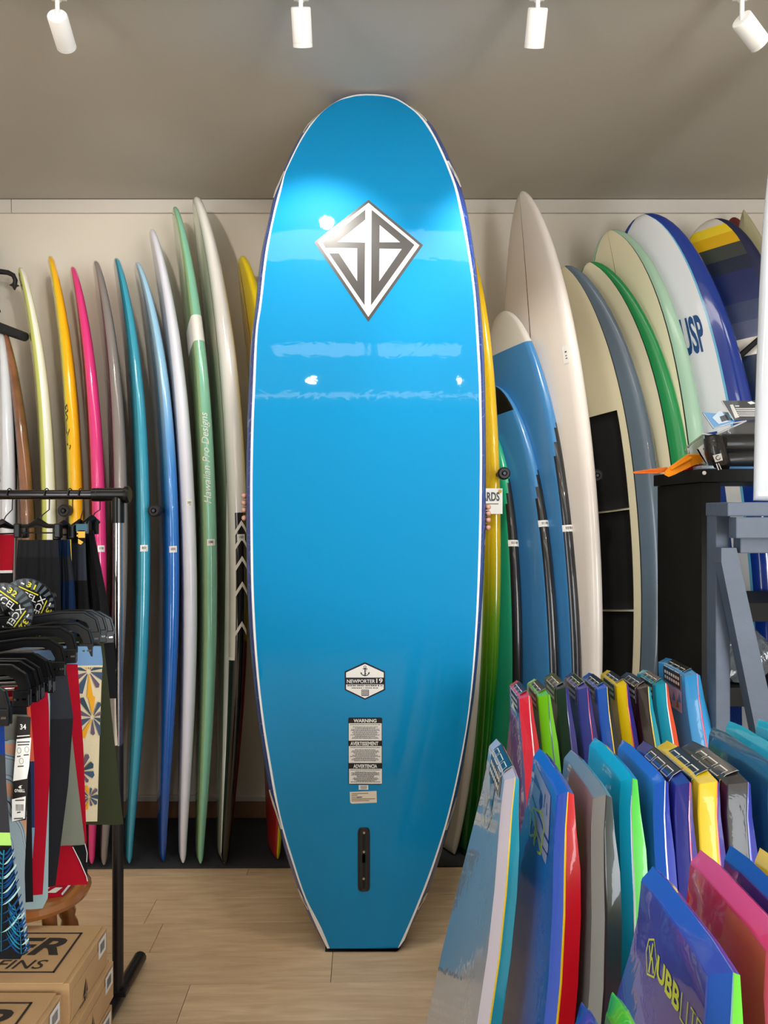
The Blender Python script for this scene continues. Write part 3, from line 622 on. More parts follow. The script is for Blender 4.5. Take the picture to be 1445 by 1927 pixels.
for dk, m_, fl2 in ((0, 0, 0), (5, 3, 1)):                  # bottom face and deck, row by row
    ids = []
    for i in range(n):
        a, e = V[vid(dk, 0, i)], V[vid(dk, 1, i)]; row = [vid(dk, 0, i)]
        for j in range(1, ns): V.append(a.lerp(e, j/ns)); row.append(len(V)-1)
        row.append(vid(dk, 1, i)); ids.append(row)
    for i in range(n-1):
        for j in range(ns):
            q = (ids[i][j], ids[i][j+1], ids[i+1][j+1], ids[i+1][j]); Fc.append(q if fl2 else q[::-1]); FM.append(m_)
    if dk == 0: tailrow = ids[-1]
    else: tailrow2 = ids[-1]
Fc.append(tuple(tailrow+[vid(k, 1, n-1) for k in range(1, 5)]+tailrow2[::-1]+[vid(k, 0, n-1) for k in range(4, 0, -1)])); FM.append(0)
m_bb = mat('azure_slick', (0, 136, 192), .5, .7, cior=1.4, coatr=.03, coatbump=.03, spec=.12)
m_navy = mat('royal_rail_foam', (22, 62, 150), .35, .4); b_ = m_navy.node_tree.nodes['Principled BSDF']; L = m_navy.node_tree.links
tc = nd(m_navy, 'ShaderNodeTexCoord'); nz = nd(m_navy, 'ShaderNodeTexNoise'); nz.inputs['Scale'].default_value = 5; nz.inputs['Detail'].default_value = 1
ml = nd(m_navy, 'ShaderNodeMath', operation='MULTIPLY'); ml.inputs[1].default_value = 22; fr_ = nd(m_navy, 'ShaderNodeMath', operation='FRACT'); rp = nd(m_navy, 'ShaderNodeValToRGB')
rp.color_ramp.elements[0].color = lin((24, 64, 152)); rp.color_ramp.elements[0].position = .9; rp.color_ramp.elements[1].color = lin((110, 140, 200)); rp.color_ramp.elements[1].position = .96
L.new(tc.outputs['Object'], nz.inputs['Vector']); L.new(nz.outputs['Fac'], ml.inputs[0]); L.new(ml.outputs[0], fr_.inputs[0]); L.new(fr_.outputs[0], rp.inputs[0]); L.new(rp.outputs[0], b_.inputs['Base Color'])
tall = obj('soft_top_board', V, Fc, [m_bb, gl('pure_white_piping', (240, 240, 236), .35, .3), m_navy, gl('white_foam_deck', (225, 228, 230), .5, .1)], FM, smooth=True, base=(-.08, 2.68, 0))
bm = bmesh.new(); bm.from_mesh(tall.data); bmesh.ops.recalc_face_normals(bm, faces=bm.faces)
for e in bm.edges:
    if len(e.link_faces) == 2 and e.calc_face_angle(0) > .55: e.smooth = False
bm.to_mesh(tall.data); bm.free()
tag(tall, 'tall azure blue soft-top board held upright in the middle, bottom facing forward', 'surfboard')
ORG[tall] = Vector((-.08, 2.68, 0)); tall.location = ORG[tall]
fb = lambda x, y, l: bp(x, y, -l)
# white swooshes crossing the rail
def rail_pt(s_, py, w):
    F_, S_ = ((fl_, sl), (fr, sr))[s_]
    fa = np.interp(py, [p[1] for p in F_], [p[0] for p in F_]); sa = np.interp(py, [p[1] for p in S_], [p[0] for p in S_])
    dy = np.interp(w, [0, .27, .70, 1], [0, .0006, .014, .05]); return bp(fa+(sa-fa)*w, py, dy), (1 if s_ else -1)
def swoosh(s_, y0, y1, wa, wb, hw_):
    Vv = []; k = 16
    for i in range(k+1):
        t = i/k; py = y0+(y1-y0)*t; w = wa+(wb-wa)*t
        for d_ in (-hw_, hw_):
            p, sg = rail_pt(s_, py, min(1, max(.1, w+d_))); Vv.append(p+Vector((sg*.0012, -.0012, 0)))
    obj('white_swoosh', Vv, [(2*i, 2*i+1, 2*i+3, 2*i+2) for i in range(k)], [WHITE], None, tall, True)
for a in ((0, 322, 372, .45, 1, .18), (1, 303, 352, .45, 1, .18), (0, 1560, 1486, .45, 1, .2), (1, 1562, 1500, .45, 1, .2), (0, 1712, 1672, .4, 1, .24), (1, 1712, 1680, .4, 1, .24), (0, 250, 214, .4, 1, .3), (1, 228, 200, .4, 1, .3)): swoosh(*a)
# rubber tail block standing on the floor
p0, p1 = bp(612, 1786), bp(751, 1786)
tb3 = MB(); tb3.prism([(p0.x, p0.y-.004, 0.001), (p1.x-.012, p0.y-.004, 0.001), (p1.x+.004, p0.y-.004, p0.z+.006), (p1.x-.006, p0.y-.004, p0.z-.004), (p0.x+.012, p0.y-.004, p0.z-.004), (p0.x, p0.y-.004, p0.z+.004)], (0, TH_B+.006, 0))
tb3.build('tail_block', m_rub, tall)
# kite emblem
Z2 = lambda P: [(560+.1938*x, 360+.1938*y) for x, y in P]
m_emb = mat('charcoal_emblem', (62, 60, 58), .35)
d = Decal((0, 12)); d.poly(Z2([(688, 82), (1218, 522), (686, 1268), (160, 495)]), 0, 1); d.poly(Z2([(688, 113), (1182, 525), (686, 1218), (197, 498)]), 1, 2)
d.poly(Z2([(657, 178), (240, 500), (270, 548), (578, 552), (578, 872), (400, 602), (305, 602), (650, 1108), (655, 497), (388, 492), (657, 275)]), 0, 3)
d.poly(Z2([(718, 178), (1135, 520), (712, 1108)]), 0, 3); d.poly(Z2([(797, 328), (995, 495), (795, 495)]), 1, 4); d.poly(Z2([(795, 557), (1010, 560), (793, 872)]), 1, 4)
d.build('kite_emblem', fb, [m_emb, WHITE], tall)
# six-sided name sticker
Z3 = lambda x, y: (620+.1557*x, 1230+.1557*y)
PZ = lambda P: [Z3(*p) for p in P]
d = Decal((0, 14)); d.poly(PZ([(428, 103), (670, 215), (672, 440), (428, 557), (185, 440), (183, 215)]), 0, 1).poly(PZ([(428, 125), (655, 228), (655, 430), (428, 540), (200, 430), (200, 228)]), 1, 2)
d.poly(PZ([(200, 290), (655, 290), (655, 372), (200, 372)]), 0, 3)
x0, y0_ = Z3(210, 357); x1, y1 = Z3(550, 312); d.text('NEWPORTER', x0, y0_, x1, y1, 1, 4, .015)
x0, y0_ = Z3(565, 357); x1, y1 = Z3(642, 300); d.text('19', x0, y0_, x1, y1, 1, 4, .015)
for row, a, e, h in ((386, 218, 640, 16), (415, 268, 590, 10)):
    x = a
    while x < e:
        w = random.choice((10, 14, 18)); d.poly(PZ([(x, row-h/2), (min(e, x+w), row-h/2), (min(e, x+w), row+h/2), (x, row+h/2)]), 2, 3); x += w+random.choice((5, 7, 14))
d.poly(PZ([(385, 437), (475, 437), (475, 510), (385, 510)]), 2, 3)
for yy in (452, 474, 494):
    for k in range(5): d.poly(PZ([(391+k*16, yy-6), (402+k*16, yy-6), (402+k*16, yy+6), (391+k*16, yy+6)]), 1, 4)
# anchor
d.line(PZ([(428, 175), (430, 270)]), 1.9, 2, 3).line(PZ([(404, 184), (455, 184)]), 1.6, 2, 3)
d.line(PZ([(428+14*math.cos(a*.63), 162+14*math.sin(a*.63)) for a in range(11)]), .9, 2, 3)
d.line(PZ([(380, 232), (392, 252), (410, 264), (430, 268), (450, 264), (468, 250), (480, 228)]), 1.5, 2, 3)
d.poly(PZ([(374, 222), (394, 236), (378, 252)]), 2, 3).poly(PZ([(484, 220), (464, 234), (482, 250)]), 2, 3)
d.line(PZ([(440, 180), (446, 205), (424, 222), (444, 245), (404, 258)]), .7, 2, 3)
d.build('name_sticker', fb, [mat('navy_black', (14, 18, 34), .4), WHITE, mat('ink_navy', (40, 44, 60), .5)], tall)
# safety sticker
d = Decal((0, 14)); x0, y0_ = Z3(225, 772); x1, y1 = Z3(637, 1582); d.rrect(x0, y0_, x1, y1, 3, 0, 1)
for a, e, l, h in (((232, 842), (630, 1052), 'WARNING', (290, 832, 568, 790)), ((232, 1118), (630, 1322), 'AVERTISSEMENT', (252, 1110, 590, 1064)), ((236, 1392), (633, 1573), 'ADVERTENCIA', (288, 1383, 575, 1338))):
    (ax, ay), (ex, ey) = Z3(*a), Z3(*e); d.rect(ax, ay, ex, ey, 1, 2)
    (tx, ty), (ux, uy) = Z3(h[0], h[1]), Z3(h[2], h[3]); d.text(l, tx, ty, ux, uy, 1, 3, .03)
    rows = 13; w_ = ex-ax
    for r in range(rows):
        yy = ay+(ey-ay)*(.08+.86*r/rows); half = w_*(.46 if r == 0 else random.uniform(.24, .47)); x = (ax+ex)/2-half
        if r == 1: continue
        while x < (ax+ex)/2+half: wd_ = random.uniform(1.2, 4); d.rect(x, yy-.55, min(x+wd_, (ax+ex)/2+half), yy+.55, 2, 3); x += wd_+.6
d.build('safety_sticker', fb, [BLACK, WHITE, INK], tall)
d = Decal((0, 14)); (ax, ay), (ex, ey) = Z3(353, 1590), Z3(468, 1645); d.rect(ax, ay, ex, ey, 0)
for r in range(3): d.rect(ax+3, ay+1.5+2.3*r, ex-2.5, ay+2.4+2.3*r, 1, 2)
d.build('paper_sticker', fb, [PAPER, INK], tall)
d = Decal((0, 14)); d.poly(PZ([(245, 1672), (568, 1660), (572, 1800), (272, 1815), (250, 1800)]), 0)
for r, (a, e) in enumerate(((265, 470), (265, 340), (265, 390), (265, 550), (265, 480))): d.poly(PZ([(a, 1688+22*r), (e, 1684+22*r), (e, 1692+22*r), (a, 1696+22*r)]), 1, 2)
d.poly(PZ([(330, 1736), (395, 1728), (392, 1738), (332, 1744)]), 2, 3)
d.build('paper_sticker', fb, [mat('beige_paper', (232, 222, 200), .6), mat('brown_ink', (130, 110, 90), .6), mat('pen_blue', (50, 70, 110), .5)], tall)
# fin box with three screws
Z4 = lambda x, y: (480+.2907*x, 1500+.2907*y)
fx0, fy0 = Z4(665, 195); fx1, fy1 = Z4(742, 612)
d = Decal((0, 14)); d.rrect(fx0, fy0, fx1, fy1, 7, 0, 1); fbx = d.build('fin_box', lambda x, y, l: bp(x, y, -.0016), [mat('fin_box_black', (34, 34, 36), .35)], tall)
MB().tube([bp(fx0+4, fy0+6, -.001), bp(fx0+1.5, fy0+9, -.001), bp(fx0+1.5, fy1-9, -.001), bp(fx0+6, fy1-2, -.001), bp(fx1-6, fy1-2, -.001), bp(fx1-1.5, fy1-9, -.001), bp(fx1-1.5, fy0+9, -.001), bp(fx1-6, fy0+2, -.001), bp(fx0+6, fy0+2, -.001), bp(fx0+2.5, fy0+7, -.001)], .0035, 6).build('rim', mat('fin_box_black'), fbx, True)
sx0, sy0 = Z4(695, 225); sx1, sy1 = Z4(712, 590); d = Decal((0, 14)); d.rect(sx0, sy0, sx1, sy1, 0)
a, e = Z4(689, 372); g, h = Z4(719, 425); d.rect(a, e, g, h, 0); d.build('slot', lambda x, y, l: bp(x, y, -.0024), [mat('slot_black', (5, 5, 6), .7)], fbx)
for x, y in ((705, 230), (704, 353), (703, 527)):
    q = Z4(x, y); MB().lathe(bp(q[0], q[1], -.002), (0, -1, 0), [(.0001, 0), (.0045, 0), (.004, .003), (.002, .003), (.0018, .0015), (.0001, .0015)], 12).build('screw', mat('screw_steel', (200, 196, 190), .3, metal=1), fbx, True)

# ------------------------------------------------------------------ the person behind the board
def skin(name, joints, bones, m, parent, sub=2, root=0):
    """joints: {key: (x, y, z, radius)}"""
    ks = list(joints); me = bpy.data.meshes.new(name)
    org = ORG[parent] if parent is not None else Vector((0, 0, 0))
    me.from_pydata([tuple(Vector(joints[k][:3])-org) for k in ks], [(ks.index(a), ks.index(e)) for a, e in bones], [])
    o = bpy.data.objects.new(name, me); COL.objects.link(o)
    md = o.modifiers.new('skin', 'SKIN'); md.use_smooth_shade = True
    for v, k in zip(me.skin_vertices[0].data, ks):
        r = joints[k][3]; v.radius = r if isinstance(r, tuple) else (r, r); v.use_root = (k == ks[root])
    ss = o.modifiers.new('sub', 'SUBSURF'); ss.levels = sub; ss.render_levels = sub
    bpy.context.view_layer.update(); dg = bpy.context.evaluated_depsgraph_get()
    nm = bpy.data.meshes.new_from_object(o.evaluated_get(dg)); nm.materials.clear(); nm.materials.append(m)
    for p in nm.polygons: p.use_smooth = True
    o.modifiers.clear(); o.data = nm; nm.name = name
    if parent is not None: o.parent = parent
    ORG[o] = org; return o
px_, py_ = -.06, 3.02
m_skin = mat('skin', (214, 160, 134), .5, mottle=.06, mscale=12)
per = empty('person', 'person hidden behind the tall blue board, fingertips gripping both its edges', 'person', (px_, py_, 0))
Jn = dict(pelvis=(px_, py_, .92, .115), belly=(px_, py_+.01, 1.08, .115), chest=(px_, py_, 1.28, .13), collar=(px_, py_, 1.40, .07), neck=(px_, py_-.005, 1.47, .052), jaw=(px_, py_-.03, 1.535, .062), skull=(px_, py_-.012, 1.61, .082), crown=(px_, py_-.01, 1.665, .055))
Bn = [('pelvis', 'belly'), ('belly', 'chest'), ('chest', 'collar'), ('collar', 'neck'), ('neck', 'jaw'), ('jaw', 'skull'), ('skull', 'crown')]
grip = {}
for s_, zs in ((-1, (1.558, 1.533, 1.508, 1.480)), (1, (1.518, 1.496, 1.473, 1.447))):
    q = 'l' if s_ < 0 else 'r'; zc = sum(zs)/4
    ex = bp(463.3 if s_ < 0 else 914.2, CY-(zc-CAM_H)*F_PX/2.68, .05).x
    Jn.update({'hip'+q: (px_+s_*.095, py_, .88, .088), 'knee'+q: (px_+s_*.10, py_-.02, .49, .062), 'calf'+q: (px_+s_*.10, py_, .33, .056), 'ankle'+q: (px_+s_*.10, py_+.01, .085, .040), 'heel'+q: (px_+s_*.10, py_+.02, .045, .040), 'toe'+q: (px_+s_*.115, py_-.16, .03, .028),
               'shoulder'+q: (px_+s_*.185, py_+.005, 1.375, .062), 'elbow'+q: (px_+s_*.315, py_-.04, 1.17+.02, .043), 'wrist'+q: (ex-s_*.075, 2.80, zc-.035, .026), 'palm'+q: (ex-s_*.052, 2.775, zc-.012, (.030, .022)), 'thumb1'+q: (ex-s_*.085, 2.765, zc+.02, .012), 'thumb2'+q: (ex-s_*.115, 2.752, zc+.045, .0085)})
    Bn += [('pelvis', 'hip'+q), ('hip'+q, 'knee'+q), ('knee'+q, 'calf'+q), ('calf'+q, 'ankle'+q), ('ankle'+q, 'heel'+q), ('heel'+q, 'toe'+q), ('chest', 'shoulder'+q), ('shoulder'+q, 'elbow'+q), ('elbow'+q, 'wrist'+q), ('wrist'+q, 'palm'+q), ('palm'+q, 'thumb1'+q), ('thumb1'+q, 'thumb2'+q)]
    for k, z in enumerate(zs):
        L_ = (.9, 1.05, 1, .8)[k]
        Jn.update({'k%d%s' % (k, q): (ex-s_*.018, 2.768, zc+(z-zc)*.8, .0112), 'm%d%s' % (k, q): (ex+s_*.013*L_, 2.735, z, .0108), 't%d%s' % (k, q): (ex+s_*.0105, 2.700-.008*L_, z-.001, .0104), 'e%d%s' % (k, q): (ex+s_*.0065, 2.683-.008*L_, z-.002, .0088)})
        Bn += [('palm'+q, 'k%d%s' % (k, q)), ('k%d%s' % (k, q), 'm%d%s' % (k, q)), ('m%d%s' % (k, q), 't%d%s' % (k, q)), ('t%d%s' % (k, q), 'e%d%s' % (k, q))]
body = skin('body', Jn, Bn, m_skin, per)
g = lambda *ks: {k: Jn[k] for k in ks}
sh = {k: (*Jn[k][:3], Jn[k][3]+.018) for k in ('pelvis', 'belly', 'chest', 'shoulderl', 'shoulderr')}
for q in 'lr':
    a, e = Vector(Jn['shoulder'+q][:3]), Vector(Jn['elbow'+q][:3]); m_ = a.lerp(e, .6); sh['sleeve'+q] = (*m_, .066)
skin('shirt', sh, [('pelvis', 'belly'), ('belly', 'chest'), ('chest', 'shoulderl'), ('chest', 'shoulderr'), ('shoulderl', 'sleevel'), ('shoulderr', 'sleever')], mat('navy_cotton', (40, 46, 66), .85), per)
tr = {k: (*Jn[k][:3], Jn[k][3]+.014) for k in ('pelvis', 'hipl', 'hipr', 'kneel', 'kneer', 'calfl', 'calfr')}
for q in 'lr': tr['cuff'+q] = (*(Vector(Jn['ankle'+q][:3])+Vector((0, 0, .02))), .06)
skin('trousers', tr, [('pelvis', 'hip'+q) for q in 'lr']+[('hip'+q, 'knee'+q) for q in 'lr']+[('knee'+q, 'calf'+q) for q in 'lr']+[('calf'+q, 'cuff'+q) for q in 'lr'], mat('dark_denim', (44, 52, 70), .85), per)
for q, s_ in (('l', -1), ('r', 1)):
    skin('shoe', {'a': (*Jn['heel'+q][:3], .048), 'b': (Jn['toe'+q][0], Jn['toe'+q][1]+.06, .042, .044), 'c': (*Jn['toe'+q][:2], .034, .034)}, [('a', 'b'), ('b', 'c')], mat('shoe_dark', (40, 38, 38), .7), per)
hb = MB(); hb.lathe((px_, py_+.005, 1.585), (0, .12, 1), [(.078, 0), (.094, .03), (.095, .06), (.083, .095), (.05, .118), (.001, .125)], 20); hb.build('hair', mat('brown_hair', (70, 50, 38), .7), per, True)
for s_ in (-1, 1):
    MB().lathe((px_+s_*.032, py_-.088, 1.59), (0, -1, 0), [(.001, 0), (.011, .0), (.009, .008), (.001, .011)], 12).build('eye', mat('eye_white', (235, 232, 228), .3), per, True)
    MB().lathe((px_+s_*.083, py_, 1.575), (s_, 0, 0), [(.016, 0), (.02, .004), (.018, .012), (.001, .013)], 12).build('ear', m_skin, per, True)
MB().tube([(px_, py_-.086, 1.60), (px_, py_-.108, 1.565), (px_, py_-.094, 1.555)], [.007, .012, .006], 8).build('nose', m_skin, per, True)
MB().tube([(px_-.022, py_-.088, 1.528), (px_, py_-.096, 1.527), (px_+.022, py_-.088, 1.528)], [.003, .006, .003], 8).build('mouth', mat('lips', (180, 104, 96), .5), per, True)
# ------------------------------------------------------------------ bodyboards standing on edge in rows
LEAN = math.radians(6.6)
HALF = [(0, .0), (.004, .55), (.02, .86), (.06, 1.0), (.12, 1.14), (.25, 1.62), (.45, 2.02), (.62, 2.1), (.8, 1.98), (.94, 1.7), (.985, 1.55), (1, 1.35)]
def film(c, key='', rough=.3):
    return mat('film_%02x%02x%02x%s' % (*c, key), c, rough, 1, cior=1.7 if key else 1.45, coatr=.025, coatbump=.06)
m_card = mat('card_black', (24, 26, 28), .3, .8)
class Body:
    def __init__(s, px, py, ztop, nose, th=.055, lean=LEAN, wide=1.0, cf=.3):
        Y = F_PX*(CAM_H-ztop)/(py-CY); s.top = V3(px, py, Y)
        s.U = Vector((math.sin(lean), 0, math.cos(lean))); s.N = Vector((math.cos(lean), 0, -math.sin(lean))); s.V = Vector((0, -1, 0))
        s.hn = nose; s.th = th; s.L = ztop/math.cos(lean)-.004-.0*th; s.L = (ztop-.0015-th*math.sin(lean))/math.cos(lean); s.wide = wide
        s.cf = cf; s.R = .036 if py < 1300 else (.024 if py < 1500 else .016); s.top = s.top+s.V*nose-s.N*(cf*th)
    def half(s, q):
        xs = [a for a, _ in HALF]; k = np.interp(q, xs, [e for _, e in HALF])
        f = 1+(k-1)*(.129/s.hn)*.92*s.wide if k > 1 else k
        return s.hn*f
    def p(s, u, q, n):
        """u along the width towards the viewer, q from nose 0 to tail 1, n through the thickness; the nose curves back to the left"""
        c = s.cf*s.th
        if n > c: n = c+(n-c)*min(1, .35+.65*max(0, q)/.14)
        return s.top-s.U*(q*s.L)+s.V*u+s.N*(n+s.R*(1-max(0, 1-q/.45)**2))
    def loop(s):
        R = [(s.hn*x, 0) for x in (-.55, 0, .55)]
        qs = [.07, .13, .2, .3, .42, .55, .68, .8, .9, .96, .985]
        hf = lambda q: s.half(q)
        right = [(s.hn, .006)]+[(hf(q), q) for q in qs]
        tail = [(x*hf(.985), 1-.018*(1-abs(x)**2)) for x in (.6, .2, -.2, -.6)]
        return R, right, tail
    def make(s, name, deck, stripe, bottom, label, group, card=False, slick=None):
        R, right, tail = s.loop()
        pts = R+right+tail+[(-u, q) for u, q in right[::-1]]
        k = len(pts); nr = len(R); P = np.array([(u, q*s.L) for u, q in pts])
        d1 = P-np.roll(P, 1, 0); d2 = np.roll(P, -1, 0)-P
        n1, n2 = [np.stack([d[:, 1], -d[:, 0]], 1)/np.linalg.norm(d, axis=1)[:, None] for d in (d1, d2)]
        nrm = (n1+n2)/(1+(n1*n2).sum(1))[:, None]
        # walking nose edge in +u, then down the near rail: outward is to the left of travel in (u, down) axes
        th = s.th; cf = s.cf; rings = [(-.018, 0), (-.0145, .0025), (-.003, (cf-.06)*th), (0, cf*th), (0, (cf+.075)*th), (-.001, (cf+.12)*th), (-.005, .95*th), (-.012, th)]
        V = []; Fc = []; FM = []
        for ins, n_ in rings:
            for (u, q), (a, e) in zip(pts, nrm): V.append(s.p(u+a*ins, q+e*ins/s.L, n_))
        for r in range(len(rings)-1):
            for i in range(k):
                j = (i+1) % k; nose_seg = i < nr or i >= k-1
                m_ = 0 if nose_seg or r < 3 else (1 if r == 3 else (2 if r > 3 else 0))
                if r == 4 and not nose_seg: m_ = 2
                Fc.append((r*k+i, r*k+j, (r+1)*k+j, (r+1)*k+i)); FM.append(m_)
        Fc.append(tuple(range(k))); FM.append(3 if slick else 0); Fc.append(tuple((len(rings)-1)*k+i for i in range(k))[::-1]); FM.append(2)
        lo = s.p(0, 1, th/2)
        o = obj(name, V, Fc, [film(deck), film(stripe), film(bottom), film(slick or deck, 's', .22)], FM, smooth=True, base=(lo.x, lo.y, 0))
        bm = bmesh.new(); bm.from_mesh(o.data); bmesh.ops.recalc_face_normals(bm, faces=bm.faces)
        for e in bm.edges:
            if len(e.link_faces) == 2 and e.calc_face_angle(0) > .6: e.smooth = False
        bm.to_mesh(o.data); bm.free()
        tag(o, label, 'bodyboard', group); s.o = o
        if card: s.card()
        return s
    def face(s, x, y, l):
        """x along the width in metres (towards the viewer), y down from the nose in metres, on the left face"""
        return s.p(x, y/s.L, -.0008-l)
    def wrap(s, x, y, l):
        """y below 0 climbs over the nose bevel"""
        k = y/.018; n_ = s.cf*s.th
        if k >= 1: return s.p(x, y/s.L, -.0008-l)
        if k > 0: return s.p(x, (y-.0012)/s.L, (1-k)*n_-.0008-l*.6)
        return s.p(x, -.0014/s.L, n_-y)
    def card(s):
        a, e = -s.hn*.48, s.hn*.66
        d = Decal((0, .0115)); d.rect(a, -.008, e, .066, 0)
        d.line([(e, -.008), (e, .066)], .0022, 1, 2)
        w = e-a
        for x0, x1 in ((.06, .28), (.32, .62), (.68, .92)):
            for yy in (.006, .018): d.rect(a+w*x0, yy, a+w*x1, yy+.0016, 1, 2)
            d.rect(a+w*x0, .006, a+w*x0+.0016, .019, 1, 2); d.rect(a+w*x1-.0016, .006, a+w*x1, .019, 1, 2)
        for r in range(2):
            for k in range(7): x = a+w*(.08+.125*k); d.rect(x, .031+r*.016, x+w*.085, .040+r*.016, 1, 2)
        d.build('label_card', s.wrap, [m_card, WHITE], s.o, .0007)
    def print_(s, name, fn, mats, k=.5): d = Decal(); fn(d); d.build(name, lambda x, y, l: s.face(x, y*k, l), mats, s.o, .0005)

m_print_w = mat('print_lavender', (176, 178, 214), .3, .8); m_print_y = mat('print_lime', (206, 220, 60), .3, .8)
navy, blue, cyan, black, yellow, lime, red, white = (40, 42, 130), (28, 84, 196), (0, 176, 220), (34, 36, 40), (252, 214, 0), (110, 210, 20), (226, 24, 50), (240, 240, 244)
GB, GM, GF = 'bodyboards in the far row', 'bodyboards in the middle row', 'bodyboards in the front row'
far = [(971, 1276, 1.0, (232, 36, 64), white, (220, 24, 46), 'red bodyboard with white stripe, first of the far row', True, (150, 84, 138)),
       (1004, 1273, 1.0, lime, (30, 60, 130), (120, 214, 30), 'lime green bodyboard with navy stripe, far row beside the red one', True, None),
       (1036, 1262, 1.0, (36, 46, 56), (56, 56, 150), (46, 48, 140), 'black bodyboard with violet base, far row between lime and purple ones', True, None),
       (1073, 1262, 1.0, (58, 54, 150), (228, 40, 80), (44, 40, 130), 'purple bodyboard with red stripe in the far row', True, (92, 96, 130)),
       (1107, 1262, 1.0, (34, 92, 200), yellow, (26, 26, 34), 'blue bodyboard with yellow stripe and black base in the far row', True, None),
       (1141, 1257, 1.0, yellow, red, (58, 50, 150), 'yellow bodyboard with red stripe in the far row', True, None),
       (1178, 1261, 1.0, (52, 40, 40), yellow, (34, 170, 196), 'dark brown bodyboard with yellow stripe in the far row', True, (70, 26, 26)),
       (1209, 1256, 1.0, (30, 160, 184), white, (236, 88, 40), 'teal bodyboard with white stripe and orange base in the far row', True, None)]
FARB = []
for i, (px, py, z, dk, st, bt, l, c, sl_) in enumerate(far):
    FARB.append(Body(px, py, z, .10, .046, math.radians(5.2), 1.12, cf=.54).make('bodyboard', dk, st, bt, l, GB, c, sl_))
Bz = Body(1252, 1234, 1.034, .125, .062, math.radians(5.2), cf=.5); Bz.make('bodyboard', (46, 150, 214), (220, 50, 80), (60, 158, 216), 'tallest light blue bodyboard with red stripe at the end of the far row', GB, True)
def pic(d):
    d.rect(-.06, .078, .085, .15, 0, 1)
    for x, y, m in ((-.045, .12, 2), (-.01, .13, 1), (.02, .11, 1), (.05, .125, 2), (.065, .105, 1)): d.poly([(x-.012, y+.015), (x, y-.02), (x+.014, y+.012)], m, 2)
Bz.print_('picture_panel', pic, [m_print_w, mat('panel_blue', (60, 130, 190), .4), mat('panel_olive', (110, 110, 70), .4)], .9)
def hexlogo(d):
    def hx(cx, cy, r, m): d.line([(cx+r*.62*math.cos(math.radians(a)), cy+r*1.5*math.sin(math.radians(a))) for a in (-90, -30, 30, 90, 150, 210, 270)], .004, m, 1)
    hx(-.01, .30, .075, 0); hx(-.01, .30, .045, 0); d.line([(-.035, .27), (-.035, .33), (.012, .27), (.012, .33)], .004, 0, 1)
    d.rect(-.07, .085, .05, .16, 1, 1); d.poly([(-.05, .15), (-.02, .1), (.02, .15)], 2, 2)
FARB[0].print_('outline_logo', hexlogo, [m_print_w, mat('panel_sky', (120, 170, 200), .4), WHITE])
mid = [(934, 1385, 1.0, .125, (196, 190, 206), yellow, (30, 160, 180), 'lavender grey bodyboard with yellow stripe, first of the middle row', True, (150, 172, 196)),
       (1015, 1403, 1.0, .128, (22, 80, 200), yellow, (214, 18, 36), 'royal blue bodyboard with yellow stripe, red base and yellow outlined logo', False, (28, 116, 212)),
       (1074, 1406, 1.0, .13, (124, 128, 128), (40, 42, 44), (40, 60, 64), 'grey bodyboard with black stripe in the middle row', False, None),
       (1119, 1383, 1.0, .13, cyan, (20, 30, 34), (74, 200, 60), 'cyan bodyboard with black stripe and green base', False, None),
       (1171, 1387, 1.0, .13, (40, 100, 215), white, (40, 60, 160), 'blue bodyboard with white stripe in the middle row', False, None),
       (1210, 1389, 1.0, .13, (46, 48, 140), (226, 40, 70), (60, 54, 140), 'navy bodyboard with red stripe in the middle row', True, None),
       (1254, 1388, 1.0, .13, yellow, (226, 40, 60), (56, 50, 140), 'yellow bodyboard with red stripe in the middle row', True, None),
       (1303, 1389, 1.0, .13, (48, 44, 46), (70, 80, 190), (46, 54, 150), 'black bodyboard with violet stripe in the middle row', True, (84, 34, 32)),
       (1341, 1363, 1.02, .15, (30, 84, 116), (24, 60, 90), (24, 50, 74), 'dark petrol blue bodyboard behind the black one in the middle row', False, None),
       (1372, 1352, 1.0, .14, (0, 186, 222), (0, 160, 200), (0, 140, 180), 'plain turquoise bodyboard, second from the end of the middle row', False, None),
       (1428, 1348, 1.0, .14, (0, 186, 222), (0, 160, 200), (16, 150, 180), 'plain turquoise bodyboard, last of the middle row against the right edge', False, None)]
MID = [Body(px, py, z, nw, (.042, .05, .052, .05, .036, .037, .046, .052, .05, .05, .05)[i], LEAN*(1.9, 1.6, 1.45, 1.35, 1.25)[min(i, 4)], (.9 if i > 7 else 1), (.4, .3, .34, .32, .4, .54, .6, .6, .3, .3, .3)[i]).make('bodyboard', dk, st, bt, l, GM, c, sl_) for i, (px, py, z, nw, dk, st, bt, l, c, sl_) in enumerate(mid)]
